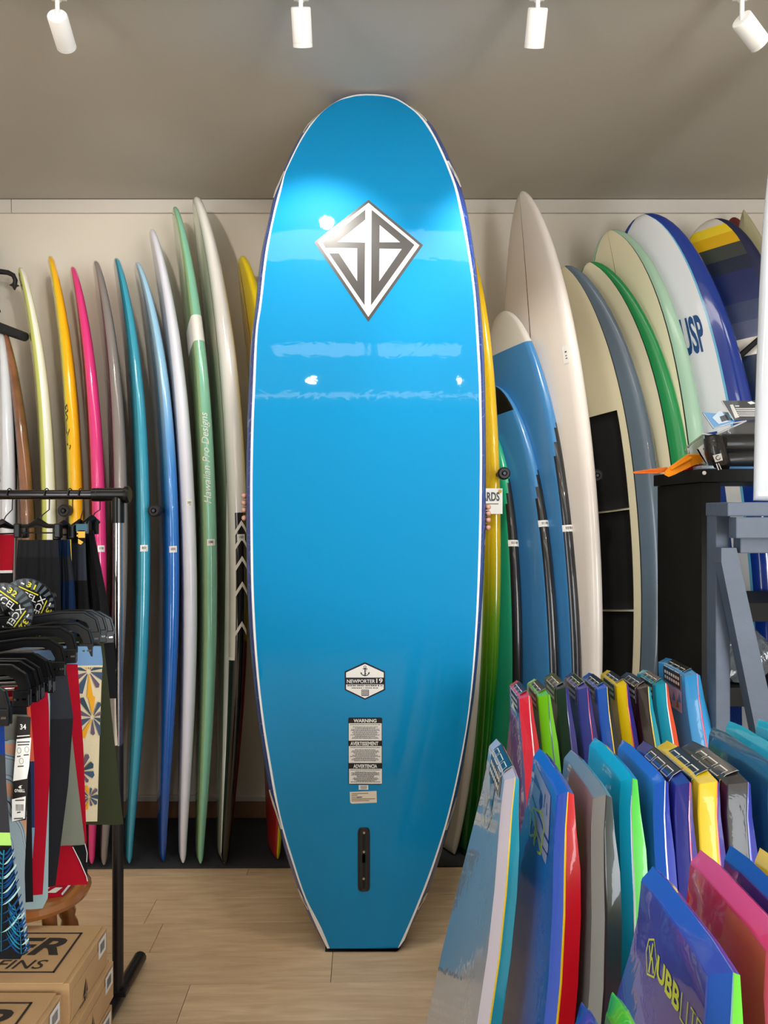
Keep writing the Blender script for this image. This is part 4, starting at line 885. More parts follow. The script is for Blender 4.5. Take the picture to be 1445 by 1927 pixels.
def glyphs(d):
    # stacked outlined letters running down the face, and a pale printed picture with dark notches above them
    for y0_, flip in ((.20, 1), (.40, -1)):
        P = [(-.045, .02), (.035, -.02), (.06, .02), (.055, .12), (.0, .16), (-.005, .10), (-.05, .14), (-.06, .05), (-.045, .02)]
        d.line([(flip*x-.015, y0_+y) for x, y in P], .009, 1, 2); d.poly([(flip*x-.015, y0_+y) for x, y in ((-.02, .03), (.01, .09), (-.012, .15))], 1, 2)
        d.line([(flip*-.045-.015, y0_+.03), (flip*.05-.015, y0_+.11)], .008, 1, 3)
    d.poly([(-.085, .05), (.07, .075), (.09, .26), (.085, .33), (.02, .30), (-.06, .27), (-.10, .24), (-.08, .13)], 0, 1)
    d.poly([(-.075, .09), (-.02, .11), (-.01, .12), (-.08, .125)], 2, 2); d.poly([(-.012, .11), (.01, .12), (.015, .16), (.0, .185), (-.016, .16)], 2, 2)
    d.line([(-.08, .185), (-.03, .205), (.02, .215), (.05, .235), (.085, .235)], .012, 2, 2); d.line([(0, .27), (.05, .285), (.088, .28)], .006, 2, 2)
    d.line([(.03, .1), (.028, .15)], .005, 2, 2); d.line([(.05, .12), (.055, .16)], .005, 2, 2)
MID[1].print_('printed_logo', glyphs, [m_print_w, m_print_y, mat('print_deep_blue', (20, 70, 160), .3, .8)])
def m0(d):
    d.poly([(-.05, .12), (.03, .1), (.02, .26)], 0, 1); d.line([(-.02, .20), (.03, .24), (.0, .34), (-.05, .30), (-.02, .20)], .005, 1, 1); d.rect(-.13, .33, -.06, .44, 0, 1)
    for k in range(3): d.rect(-.12, .345+.03*k, -.07, .36+.03*k, 2, 2)
MID[0].print_('printed_logo', m0, [mat('print_teal', (30, 110, 150), .3, .8), mat('print_dull_yellow', (170, 180, 90), .3, .8), mat('print_pale_blue', (120, 170, 200), .3, .8)])
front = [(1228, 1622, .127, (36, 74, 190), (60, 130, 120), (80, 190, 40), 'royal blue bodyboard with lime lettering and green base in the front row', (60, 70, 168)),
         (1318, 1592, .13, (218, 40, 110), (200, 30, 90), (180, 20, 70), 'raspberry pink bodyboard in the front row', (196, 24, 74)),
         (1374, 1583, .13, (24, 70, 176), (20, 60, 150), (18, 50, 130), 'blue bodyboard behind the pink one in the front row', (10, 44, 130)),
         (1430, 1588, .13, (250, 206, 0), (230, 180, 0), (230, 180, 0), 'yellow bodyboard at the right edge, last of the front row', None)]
FR_ = [Body(px, py, 1.0, nw, .036 if px > 1360 else .05, LEAN*1.2, cf=.42).make('bodyboard', dk, st, bt, l, GF, False, sl_) for px, py, nw, dk, st, bt, l, sl_ in front]
def hub(d):
    d.text('UBB', -.028, .108, .048, .078, 0, 1, .03)
    for x0, ch in ((.053, 'L'), (.071, 'I'), (.080, 'T'), (.098, 'E')):
        a = {'L': [(0, 0), (0, 1), (1, 1)], 'I': [(0, 0), (0, 1)], 'T': [(0, 0), (1, 0), (.5, 0), (.5, 1)], 'E': [(1, 0), (0, 0), (0, .5), (.8, .5), (0, .5), (0, 1), (1, 1)]}[ch]
        d.line([(x0+.013*x, .078+.03*y) for x, y in a], .0022, 0, 1)
    P = [(-.062, .078), (-.044, .068), (-.029, .09), (-.034, .112), (-.058, .122), (-.068, .098), (-.062, .078)]
    d.line(P, .0025, 0, 1); d.line([(-.058, .085), (-.052, .098), (-.045, .094), (-.038, .108)], .004, 0, 1); d.line([(-.047, .076), (-.05, .095), (-.053, .116)], .004, 0, 1)
FR_[0].print_('lettering', hub, [m_print_y], 1)
Body(1095, 1875, 1.0, .065, .034, LEAN*1.6).make('bodyboard', (30, 62, 180), (24, 50, 150), (24, 50, 150), 'blue bodyboard peeking up at the bottom edge beside the green one', GF, False, (50, 62, 150))
Body(1153, 1856, 1.0, .065, .034, LEAN*1.6).make('bodyboard', (64, 206, 60), (40, 170, 60), (40, 170, 60), 'bright green bodyboard peeking up at the bottom edge', GF, False, (60, 170, 120))
# ------------------------------------------------------------------ garment rack by the left edge
m_blk = mat('black_metal', (24, 24, 26), .35); m_chr = mat('chrome', (205, 208, 214), .08, metal=1); m_plas = mat('black_plastic', (9, 9, 10), .28, spec=.35)
RX, RY, RZ = -.801, 2.32, 1.552
rk = empty('garment_rack', 'black and chrome garment rack with wide foot, standing left on the plank floor', 'clothes rack', (RX, RY, 0))
MB().tube([(-2.2, RY, RZ), (RX+.0, RY, RZ)], .0145, 14).build('top_rail', mat('dark_chrome', (70, 70, 74), .2, metal=1), rk, True)
for x in (RX, -2.2):
    MB().tube([(x, RY, .045), (x, RY, .80)], .0165, 14).build('post', m_blk, rk, True)
    MB().tube([(x, RY, .78), (x, RY, RZ-.05)], .0135, 14).build('post', m_chr, rk, True)
    cn = MB(); cn.tube([(x, RY, RZ-.085), (x, RY, RZ)], .019, 14); cn.tube([(x-.075 if x == RX else x+.075, RY, RZ), (x+.026 if x == RX else x-.026, RY, RZ)], .0205, 14)
    cn.build('corner_joint', m_plas, rk, True)
    s_ = 1 if x == RX else -1
    MB().lathe((x+s_*.026, RY, RZ), (s_, 0, 0), [(.001, -.004), (.026, -.004), (.027, .004), (.022, .010), (.001, .010)], 20).build('end_cap', m_plas, rk, True)
    MB().tube([(x-.01, 2.08, .024), (x-.01, 2.1, .026), (x-.008, 2.32, .028), (x-.006, 2.55, .026), (x-.006, 2.565, .024)], [.016, .02, .022, .021, .012], 14).build('foot', m_blk, rk, True)
    MB().box((x-.04, RY-.02, .05), (x+.03, RY+.02, .066), bev=.003).build('foot_plate', m_blk, rk)
# second rail running towards the viewer
QX, QZ = -.90, 1.272
rk2 = empty('garment_rack', 'low black garment rail running towards the viewer under the leggings, hung with shorts', 'clothes rack', (-1.4, 1.65, 0))
MB().tube([(QX, 1.15, QZ), (QX, 2.09, QZ)], .0125, 12).build('rail', m_blk, rk2, True)
for y in (1.2, 2.05):
    MB().tube([(QX, y, QZ), (-1.4, y, QZ+.0), (-1.4, y, .02)], .0125, 12).build('post', m_blk, rk2, True)
MB().tube([(-1.4, 1.0, .02), (-1.4, 2.15, .02)], .018, 12).build('foot', m_blk, rk2, True)

def garment(name, label, group, YL, YR, rows, mats, cuts, cat='shorts', thick=.035, crotch=None, waves=3, amp=.006, seed=0, roughn=1):
    """rows: (py, left px, right px) from waist to hem; cuts: py where the next material starts"""
    rnd = random.Random(seed); ph = rnd.uniform(0, 6); P = sorted(rows); nr = 22; nc = 14
    py = [P[0][0]+(P[-1][0]-P[0][0])*i/nr for i in range(nr+1)]; py = sorted(set(py+[c for c in cuts if P[0][0] < c < P[-1][0]]))
    V = []; Fc = []; FM = []; UV = []
    legs = [(0, 1)] if crotch is None else [(0, .5), (.5, 1)]
    for a0, a1 in legs:
        base = len(V)
        for y in py:
            l = np.interp(y, [p[0] for p in P], [p[1] for p in P]); r = np.interp(y, [p[0] for p in P], [p[2] for p in P])
            gap = 0 if crotch is None or y < crotch else .05*(y-crotch)/(P[-1][0]-crotch)
            b0_ = a0+(gap if a0 else 0); b1_ = a1-(gap if a1 < 1 else 0)
            A, E = V3(l, y, YL), V3(r, y, YR)
            zf = (y-P[0][0])/(P[-1][0]-P[0][0]); ax = (E-A); ax.z = 0; ax.normalize(); nv = Vector((ax.y, -ax.x, 0))
            if nv.y > 0: nv = -nv
            loop = []
            for side in (0, 1):
                for c in range(nc+1):
                    t = c/nc if side == 0 else 1-c/nc
                    if side == 1 and c in (0, nc): continue
                    f = b0_+(b1_-b0_)*t; p = A.lerp(E, f); e = max(0, 1-abs(2*t-1)**4)
                    w = amp*zf*math.sin(f*waves*6.28+ph+zf*1.5)+amp*.4*math.sin(f*waves*15+ph*2)
                    q = p+nv*((thick*(.35+.65*zf)/2*e if side == 0 else -thick*(.35+.65*zf)/2*e)+w*(1 if side == 0 else .6)); loop.append(q); UV.append((f, 1-zf))
            V += loop
        k = 2*nc
        for i in range(len(py)-1):
            m_ = sum(1 for c in cuts if (py[i]+py[i+1])/2 > c)
            for c in range(k): Fc.append((base+i*k+c, base+i*k+(c+1) % k, base+(i+1)*k+(c+1) % k, base+(i+1)*k+c)); FM.append(m_)
        Fc.append(tuple(base+c for c in range(k))); FM.append(0); Fc.append(tuple(base+(len(py)-1)*k+c for c in range(k))[::-1]); FM.append(len(cuts))
    o = obj(name, V, Fc, mats, FM, smooth=True, uv=UV)
    bm = bmesh.new(); bm.from_mesh(o.data); bmesh.ops.recalc_face_normals(bm, faces=bm.faces)
    for e in bm.edges:
        if len(e.link_faces) == 2 and e.calc_face_angle(0) > 1.2: e.smooth = False
    bm.to_mesh(o.data); bm.free(); tag(o, label, cat, group); return o

def cloth(name, c, **k): return mat(name, c, .9, bump=.15, bscale=400, spec=.2, **k)
GP = 'dark leggings and tights on the high rail'; GS = 'shorts hung along the low rail'
k_ = cloth('cloth_black', (22, 22, 25)); k2 = cloth('cloth_black_soft', (30, 31, 35)); k3 = cloth('cloth_navy', (16, 40, 74)); k4 = cloth('cloth_crimson', (166, 8, 34)); kw = cloth('cloth_white', (225, 225, 228))
garment('swim_tights', 'black tights with crimson thigh panel and white piping, first on the high rail', GP, 2.38, 2.30, [(1006, -14, 28), (1078, -22, 25), (1190, -24, 22)], [k4, kw, k_], [1073, 1078], 'tights', seed=1)
garment('swim_tights', 'wide black tights facing forward on the high rail, behind the round size discs', GP, 2.29, 2.25, [(1016, 33, 109), (1060, 30, 112), (1190, 28, 116), (1290, 27, 118)], [k2, k_], [1048], 'tights', crotch=1100, seed=2)
garment('swim_tights', 'navy tights with dark grey middle on the high rail', GP, 2.36, 2.30, [(1016, 109, 130), (1046, 108, 131), (1095, 106, 137), (1200, 103, 141)], [k3, cloth('cloth_graphite', (38, 42, 48)), k3], [1046, 1092], 'tights', crotch=1110, seed=3, amp=.004)
garment('swim_tights', 'black tights with slate side panel on the high rail', GP, 2.37, 2.31, [(1010, 134, 160), (1090, 137, 163), (1240, 139, 174)], [k_, cloth('cloth_slate', (52, 56, 66)), k_], [1022, 1092], 'tights', seed=4, amp=.004)
garment('swim_tights', 'black tights hanging last on the high rail beside the chrome post', GP, 2.39, 2.30, [(998, 160, 175), (1060, 156, 188), (1120, 160, 200), (1260, 165, 219)], [k_], [], 'tights', seed=5, amp=.006)

def clip_hanger(px, hookpx, py, Y, w, yaw, label):
    c = V3(px, py, Y); t = empty('clip_hanger', label, 'hanger', c, 'black clip hangers on the high rail')
    a = Vector((math.cos(yaw), math.sin(yaw), 0)); hx = V3(hookpx, 932, RY); top = Vector((hx.x, RY, RZ))
    R_ = .0175
    pts = [c+Vector((0, 0, .012)), c.lerp(top, .35)+Vector((.004, 0, 0)), Vector((hx.x+.002, RY+.012, RZ-.045)), Vector((hx.x, RY+R_+.002, RZ-.004))]
    pts += [Vector((hx.x, RY+(R_+.002)*math.cos(q), RZ+(R_+.002)*math.sin(q))) for q in (.4, .9, 1.57, 2.2, 2.8, 3.4)]
    MB().tube(pts, .0018, 6).build('hook', m_chr if False else m_blk, t, True)
    mb = MB(); A, E = c-a*w/2, c+a*w/2; mb.tube([A, c-a*.03, c+Vector((0, 0, .012)), c+a*.03, E], [.006, .007, .014, .007, .006], 8); mb.tube([A-Vector((0, 0, .02)), E-Vector((0, 0, .02))], .0022, 6); mb.build('bar', m_plas, t, True)
    for p in (A, E):
        MB().box(p-Vector((.010, .010, .035)), p+Vector((.010, .010, .008)), bev=.004).build('clip', m_plas, t)
for a in ((4, 18, 992, 2.33, .14, .9, 'black clip hanger holding the tights with crimson panel'), (72, 88, 990, 2.28, .125, -.1, 'widest black clip hanger holding the forward facing tights'),
          (120, 132, 994, 2.33, .05, 1.1, 'black clip hanger holding the navy tights'), (150, 152, 992, 2.34, .05, 1.0, 'black clip hanger holding the tights with slate panel'), (172, 184, 984, 2.34, .03, 1.2, 'black clip hanger nearest the chrome post')): clip_hanger(*a)
# small size tag hanging on the tights
sg = empty('size_tag', 'small yellow printed tag hanging on the tights with slate panel', 'tag', V3(152, 1020, 2.27))
d = Decal(); d.rect(143, 986, 164, 1000, 0); d.rect(147, 998, 160, 1012, 1); d.poly([(147, 1014), (157, 1020), (152, 1025), (147, 1023)], 1)
d.build('tag_sheet', lambda x, y, l: V3(x, y, 2.26-l), [mat('tag_teal', (30, 90, 110), .4), mat('tag_yellow', (240, 180, 60), .5)], sg)

# patterned fabrics
def leaf_mat(name, base, cols, sc=14, rot=.6, dist=5):
    m = cloth(name, base); b = m.node_tree.nodes['Principled BSDF']; L = m.node_tree.links
    tc = nd(m, 'ShaderNodeTexCoord'); mp = nd(m, 'ShaderNodeMapping'); mp.inputs['Rotation'].default_value = (0, rot, 0); mp.inputs['Scale'].default_value = (1, 1, .55)
    w = nd(m, 'ShaderNodeTexWave', wave_type='RINGS', rings_direction='Y'); w.inputs['Scale'].default_value = sc; w.inputs['Distortion'].default_value = dist; w.inputs['Detail'].default_value = 1.5; w.inputs['Detail Scale'].default_value = 2
    r = nd(m, 'ShaderNodeValToRGB'); r.color_ramp.interpolation = 'CONSTANT'; els = r.color_ramp.elements
    while len(els) < len(cols): els.new(.5)
    for e, (p, c) in zip(els, cols): e.position = p; e.color = lin(c)
    L.new(tc.outputs['Object'], mp.inputs[0]); L.new(mp.outputs[0], w.inputs[0]); L.new(w.outputs['Fac'], r.inputs[0]); L.new(r.outputs[0], b.inputs['Base Color']); return m
m_flor = leaf_mat('cloth_floral', (150, 165, 170), [(0, (150, 166, 172)), (.45, (120, 130, 140)), (.55, (160, 176, 182)), (.75, (60, 70, 90)), (.8, (150, 166, 172)), (.9, (200, 150, 120))], 6, .8, 6)

k_olive = cloth('cloth_olive', (54, 58, 38)); k_cream = cloth('cloth_cream', (222, 208, 172)); k_sage = cloth('cloth_sage', (118, 122, 108))
def YQ(px): return F_PX*.70/(CX-px)
def L_(y, Y): return CX-1.115*F_PX/Y
shorts = []
def yaw_(endpx): return math.radians(3+21*endpx/215)
def sp_(endpx, px, py, lift):
    """point just in front of the cloth of the shorts whose hanger ends at endpx"""
    m, Y0 = math.tan(yaw_(endpx)), YQ(endpx); k = (px-CX)/F_PX; return V3(px, py, (Y0+.70*m)/(1-k*m)-.012-lift)
def sh_(label, endpx, rows, mats, cuts, **k):
    Y = YQ(endpx); yl = Y-.40*math.tan(yaw_(endpx)); lp = CX-1.10*F_PX/yl
    n_ = len(shorts); o = garment('hung_shorts', label, GS, yl, Y, [(CY+(y-CY), lp+dl, r) for y, dl, r in rows], mats, cuts, seed=20+n_, crotch=rows[0][0]+.48*(rows[-1][0]-rows[0][0]), thick=k.pop('thick', .015), amp=.0035, **k); shorts.append(o); return Y
sh_('black shorts at the far end of the low rail, behind the olive pair', 215, [(1200, 10, 214), (1260, 4, 218), (1314, 0, 222)], [k_], [])
Yo = sh_('plain olive green shorts, second from the far end of the low rail', 200, [(1198, 10, 194), (1300, 5, 205), (1550, 0, 232)], [k_olive], [])
Yp = sh_('cream shorts with sunburst print and pale blue waistband', 174, [(1216, 10, 190), (1250, 8, 194), (1256, 8, 192), (1400, 4, 187), (1545, 0, 183)], [cloth('cloth_sky', (112, 148, 186)), k_cream], [1252])
# printed sunburst petals laid on the cloth
pal = [(70, 88, 112), (104, 90, 108), (232, 166, 40), (60, 78, 90)]
pm_ = [cloth('petal_%d' % i, c) for i, c in enumerate(pal)]
def clip(P, a, b, c):
    out = []
    for p, q in zip(P, P[1:]+P[:1]):
        dp, dq = a*p[0]+b*p[1]+c, a*q[0]+b*q[1]+c
        if dp >= 0: out.append(p)
        if (dp >= 0) != (dq >= 0): t = dp/(dp-dq); out.append((p[0]+(q[0]-p[0])*t, p[1]+(q[1]-p[1])*t))
    return out
for cx, cy, r, st in ((167, 1264, 34, .25), (174, 1350, 30, .9), (152, 1452, 24, .2), (168, 1500, 16, .6)):
    d = Decal((0, 8))
    for j in range(10):
        a = st+j*2*math.pi/10; da = .16+.06*(j % 3 == 0); r_ = r*(1, .8, 1.1)[j % 3]
        P = [(cx+math.cos(a-.1)*r*.12, cy+math.sin(a-.1)*r*.14), (cx+math.cos(a-da)*r_, cy+math.sin(a-da)*r_*1.3), (cx+math.cos(a)*r_*1.1, cy+math.sin(a)*r_*1.42), (cx+math.cos(a+da)*r_, cy+math.sin(a+da)*r_*1.3), (cx+math.cos(a+.1)*r*.12, cy+math.sin(a+.1)*r*.14)]
        for h in ((0, 1, -1256), (-1, -.03, 230.5), (1, 0, -140)): P = clip(P, *h) if len(P) > 2 else []
        if len(P) > 2: d.poly(P, (0, 1, 2, 0, 1, 3, 2, 0, 1, 3)[j], j+1)
    d.build('sunburst', lambda x, y, l: sp_(174, x, y, l), pm_, shorts[-1], .0002)
sh_('crimson shorts with black side and white piping, longest of the low rail', 150, [(1250, 10, 146), (1408, 5, 157), (1610, 0, 164), (1664, -4, 165)], [k4], [])
d = Decal((0, 8)); d.poly([(137, 1592), (163, 1588), (165, 1655), (152, 1626)], 0, 1); d.line([(137, 1594), (150, 1620), (163, 1650), (164.5, 1658)], 1.6, 1, 2); d.line([(160, 1588), (164, 1605), (163, 1622)], 1.4, 1, 2)
d.build('side_panel', lambda x, y, l: sp_(150, x, y, l), [k_, kw], shorts[-1])
sh_('sage grey shorts hanging between the charcoal and crimson pairs', 142, [(1250, 10, 120), (1408, 6, 138), (1590, 0, 160)], [k_sage], [])
sh_('charcoal black shorts in front of the sage pair', 123, [(1253, 10, 124), (1349, 5, 138), (1480, 2, 128), (1668, 0, 104)], [cloth('cloth_charcoal', (44, 46, 52)), k2], [1352])
sh_('pale aqua shorts showing as a thin strip beside the crimson pair', 102, [(1284, 10, 92), (1320, 8, 94), (1690, 0, 90), (1710, 0, 80)], [cloth('cloth_aqua', (150, 176, 180))], [])
sh_('crimson red shorts hanging straight in the middle of the low rail', 94, [(1286, 10, 88), (1326, 5, 92), (1454, 2, 94), (1684, 0, 80)], [k4], [])
sh_('orange and navy panelled shorts behind the tagged grey pair', 81, [(1312, 10, 56), (1430, 5, 65), (1560, 0, 66), (1640, 0, 60)], [cloth('cloth_orange', (206, 92, 62)), cloth('cloth_blue_navy', (34, 48, 86)), cloth('cloth_light_blue', (110, 150, 176))], [1432, 1556])
sh_('black shorts hanging longest behind the grey floral pair', 72, [(1320, 10, 50), (1450, 5, 58), (1698, 0, 62)], [k_], [])
Yt = sh_('grey floral shorts carrying the long printed size tag', 56, [(1345, 10, 54), (1380, 6, 52), (1560, 2, 50), (1640, 0, 46), (1790, 0, 50)], [cloth('cloth_khaki_grey', (112, 112, 104)), m_flor], [1392])
sh_('black shorts with teal and blue palm print, nearest on the low rail', 30, [(1350, 10, 8), (1470, 6, 12), (1570, 3, 20), (1650, 2, 30), (1790, 0, 52), (1802, -20, 40)], [cloth('cloth_royal', (20, 50, 120)), cloth('cloth_dark_grey', (50, 50, 54)), cloth('cloth_lime', (170, 220, 110)), k_], [1420, 1566, 1590])

pf_ = [cloth('frond_%d' % i, c) for i, c in enumerate(((16, 66, 120), (30, 120, 150), (160, 200, 205)))]
for cx, cy, L0, dr in ((2, 1790, 190, .06), (40, 1795, 90, -.35), (4, 1700, 100, .1)):
    d = Decal((0, 8)); rnd = random.Random(int(cx+cy))
    stem = [(cx+dr*L0*t*t*.4, cy-L0*t) for t in (0, .25, .5, .75, 1)]; d.line(stem, 1.2, 1, 2)
    for k in range(11):
        t = k/11; bx, by = cx+dr*L0*t*t*.4, cy-L0*t
        for sg in (1, -1):
            ln = L0*.40*(1-.5*t)*rnd.uniform(.85, 1.1); P = []
            for q in range(7): f = q/6; P.append((bx+sg*ln*.8*f, by-ln*(.25*f+.75*f*f)-2.6*math.sin(math.pi*f)))
            for q in range(6, 0, -1): f = q/6; P.append((bx+sg*ln*.8*f, by-ln*(.25*f+.75*f*f)+2.6*math.sin(math.pi*f)))
            for h in ((-1, .168, -266+22+1.5), (1, 0, 6), (0, 1, -1594), (0, -1, 1799)): P = clip(P, *h) if len(P) > 2 else []
            if len(P) > 2: d.poly(P, (0, 0, 1, 0, 1, 2)[(k*2+(sg > 0)) % 6], 1+(k % 5))
    d.build('palm_print', lambda x, y, l: sp_(30, x, y, l), pf_, shorts[-1], .0003)

# black plastic hangers along the low rail
GH = 'black plastic hangers along the low rail'
names = ['holding the black shorts at the far end', 'holding the olive shorts', 'empty between the olive and printed shorts', 'holding the printed cream shorts', 'holding the crimson shorts with piping', 'holding the charcoal shorts', 'holding the pale aqua shorts',
         'holding the crimson red shorts', 'holding the orange and navy shorts', 'holding the longest black shorts', 'holding the grey floral shorts', 'holding the palm print shorts']
def low_hanger(endpx, endpy, YE, lab, yaw):
    E = V3(endpx, endpy, YE); Y = YE-(E.x-QX)*math.tan(yaw); t = empty('plastic_hanger', 'black plastic hanger '+lab+' on the low rail', 'hanger', (QX, Y, E.z), GH)
    ez = E.z-.004; w = (E.x-QX)/math.cos(yaw); hx = QX+w
    mb = MB()
    for s_ in (1, -1):
        top = [(QX, ez+.050), (QX+s_*w*.25, ez+.048), (QX+s_*w*.6, ez+.056), (QX+s_*w*.84, ez+.054), (QX+s_*w*.965, ez+.036), (QX+s_*w, ez+.008), (QX+s_*w, ez-.004)]
        bot = [(QX+s_*w*.90, ez-.004), (QX+s_*w*.90, ez+.012), (QX+s_*w*.86, ez+.028), (QX+s_*w*.78, ez+.036), (QX+s_*w*.6, ez+.038), (QX+s_*w*.25, ez+.026), (QX, ez+.030)]
        P = [Vector((x, Y-.006, z)) for x, z in top+bot]
        mb.prism(P, (0, .012, 0))
        mb.tube([p+Vector((0, -.001, 0)) for p in P[:7]], .0034, 6)
    mb.build('arm', m_plas, t)
    k = [Vector((QX, Y, ez+.05)), Vector((QX, Y, QZ-.03)), Vector((QX-.012, Y, QZ-.018)), Vector((QX-.017, Y, QZ)), Vector((QX-.012, Y, QZ+.014)), Vector((QX, Y, QZ+.018)), Vector((QX+.013, Y, QZ+.013)), Vector((QX+.018, Y, QZ-.002))]
    MB().tube(k, .003, 8).build('hook', m_plas, t, True)
    MB().tube([(QX-w*.8, Y, ez+.006), (QX+w*.86, Y, ez+.006)], .003, 6).build('bar', m_chr, t, True)
    for s_ in (1, -1):
        c = MB(); x = QX+s_*w*.93; c.box((x-.016, Y-.010, ez-.028), (x+.016, Y-.004, ez+.004), bev=.002); c.box((x-.016, Y+.004, ez-.028), (x+.016, Y+.010, ez+.004), bev=.002); c.build('clip', m_plas, t)
        c = MB(); c.box((x-.012, Y-.0115, ez-.014), (x-.002, Y-.0095, ez-.010)); c.box((x+.003, Y-.0115, ez-.014), (x+.012, Y-.0095, ez-.010)); c.build('clip_spring', m_chr, t)
    t.rotation_euler = (0, 0, yaw)
for (ex, ey), lab in zip(((214, 1186), (200, 1184), (187, 1188), (174, 1210), (144, 1220), (123, 1243), (102, 1274), (94, 1272), (81, 1285), (72, 1290), (56, 1298), (18, 1332)), names): low_hanger(ex, ey, YQ(ex)+.001, lab, yaw_(ex))

# round size discs on the low rail
def ring_disc(Y, ang, num, label):
    c = Vector((QX, Y, QZ-.012)); t = empty('size_disc', label, 'size divider', c, 'round size discs on the low rail')
    R_, r_ = .073, .017; n = 40; ca, sa = math.cos(ang), math.sin(ang)
    tilt = Matrix.Rotation(-.0, 3, 'Z')
    def mp(x, y, l): 
        return c+tilt @ Vector((x*ca-y*sa, -.0016-l, x*sa+y*ca))
    V = []; Fc = []
    for yy in (-.0015, .0015):
        for rr in (r_, R_):
            for k in range(n): a = 2*math.pi*k/n; V.append(c+tilt @ Vector((rr*math.cos(a), yy, rr*math.sin(a))))
    for k in range(n):
        j = (k+1) % n; Fc += [(k, j, n+j, n+k), (2*n+k, 3*n+k, 3*n+j, 2*n+j), (n+k, n+j, 3*n+j, 3*n+k), (k, 2*n+k, 2*n+j, j)]
    obj('disc', V, Fc, mat('disc_black', (16, 17, 20), .3), None, t, False)
    d = Decal()
    for k in range(26):
        a = 2*math.pi*k/26; w = .06
        d.poly([(.022*math.cos(a-w), .022*math.sin(a-w)), (.071*math.cos(a-w), .071*math.sin(a-w)), (.071*math.cos(a+w), .071*math.sin(a+w)), (.022*math.cos(a+w), .022*math.sin(a+w))], 0, 1)
    d.build('ray_print', mp, [mat('disc_ray', (86, 98, 106), .4)], t)
    for q in range(4):
        a0 = q*math.pi/2
        def mq(x, y, l, a0=a0):
            return mp(x*math.cos(a0)-y*math.sin(a0), x*math.sin(a0)+y*math.cos(a0), l)
        d = Decal(); d.rect(-.044, .019, .0185, .046, 2, 2); d.text('XCEL', -.0425, .0205, .0172, .0365, 0, 3, .012)
        d.rect(-.038, .0395, .016, .0425, 1, 3); d.text(num, -.022, .049, .002, .0625, 1, 4, .02); d.rect(-.036, .050, -.027, .054, 0, 4)
        d.build('lettering', mq, [WHITE, mat('disc_yellow', (236, 226, 50), .5), mat('disc_black')], t)
ring_disc(1.94, -.42, '31', 'round black size disc numbered 31 on the low rail')
ring_disc(1.82, -.62, '32', 'round black size disc numbered 32, nearer on the low rail')
# long printed size tag on the grey floral shorts
st_ = empty('size_tag', 'long black and white size tag with number 34 on the grey floral shorts', 'tag', V3(40, 1545, Yt-.04))
YT = Yt-.045
mt = lambda x, y, l: sp_(56, x, y, .012+l)
d = Decal(); S = lambda P: [(.2283*x, 1180+.2283*y) for x, y in P]
d.poly(S([(140, 735), (255, 742), (215, 1590), (95, 1605)]), 0, 1); d.poly(S([(136, 925), (258, 912), (240, 1150), (222, 1250), (108, 1270)]), 1, 2); d.poly(S([(98, 1420), (212, 1395), (205, 1578), (98, 1604)]), 1, 2)
d.build('tag_sheet', mt, [BLACK, PAPER], st_)
d = Decal()
x0, y0_ = S([(165, 845)])[0]; x1, y1 = S([(215, 800)])[0]; d.text('34', x0, y0_, x1, y1, 0, 3, .02)
x0, y0_ = S([(120, 1362)])[0]; x1, y1 = S([(205, 1335)])[0]; d.text("O'NEILL", x0, y0_, x1, y1, 0, 3, .03)
a = S([(150, 1320), (165, 1306), (186, 1304), (172, 1312), (178, 1328), (162, 1330)]); d.poly(a, 0, 3)
for y, x0, x1 in ((905, 140, 245),): d.poly(S([(x0, y-8), (x1, y-16), (x1, y-8), (x0, y)]), 0, 3)
for y, x0, x1 in ((950, 140, 245), (972, 145, 240), (1068, 140, 170), (1056, 195, 238), (1150, 145, 195), (1430, 125, 200), (1530, 140, 170), (1580, 115, 190)): d.poly(S([(x0, y-5), (x1, y-9), (x1, y+1), (x0, y+5)]), 1, 3)
for cx, cy in ((157, 1018), (221, 1010), (176, 1105)): d.line(S([(cx+17*math.cos(q*.7), cy+24*math.sin(q*.7)) for q in range(10)]), .6, 1, 3)
for k in range(12): x = 130+k*5.6; d.poly(S([(x, 1462), (x+random.choice((2, 3.5)), 1461), (x+2, 1515), (x, 1516)]), 2, 3)
d.build('lettering', mt, [WHITE, INK, BLACK], st_)

# ------------------------------------------------------------------ wooden stool behind the boxes
m_st = mat('stool_wood', (150, 92, 44), .25, .6, mottle=.35, mscale=6)
sc_ = Vector((-.992, 2.165, .445)); stl = empty('stool', 'round varnished wooden stool behind the stacked cardboard boxes', 'stool', (sc_.x, sc_.y, 0))
MB().lathe((sc_.x, sc_.y, .41), (0, 0, 1), [(.001, 0), (.13, 0), (.155, .012), (.16, .024), (.152, .036), (.12, .038), (.08, .032), (.001, .03)], 36).build('seat', m_st, stl, True)
for a in (52, 142, 232, 322):
    q = math.radians(a); d0 = Vector((math.cos(q), math.sin(q), 0)); P0 = Vector((sc_.x, sc_.y, .415))+d0*.095; P1 = Vector((sc_.x, sc_.y, .0))+d0*.165
    ts = [0, .12, .2, .24, .28, .4, .6, .75, .8, .85, 1]; rs = [.02, .019, .025, .019, .024, .026, .02, .018, .022, .017, .012]
    MB().tube([P0.lerp(P1, t) for t in ts], rs, 14).build('leg', m_st, stl, True)
for a in (52, 142):
    q = math.radians(a); d0 = Vector((math.cos(q), math.sin(q), 0)); z = .19 if a == 52 else .165
    MB().tube([Vector((sc_.x, sc_.y, z))-d0*.13, Vector((sc_.x, sc_.y, z)), Vector((sc_.x, sc_.y, z))+d0*.13], [.009, .014, .009], 10).build('stretcher', m_st, stl, True)
rc = MB(); rc.box((sc_.x-.05, sc_.y-.06, .444), (sc_.x+.112, sc_.y+.07, .459), bev=.006)
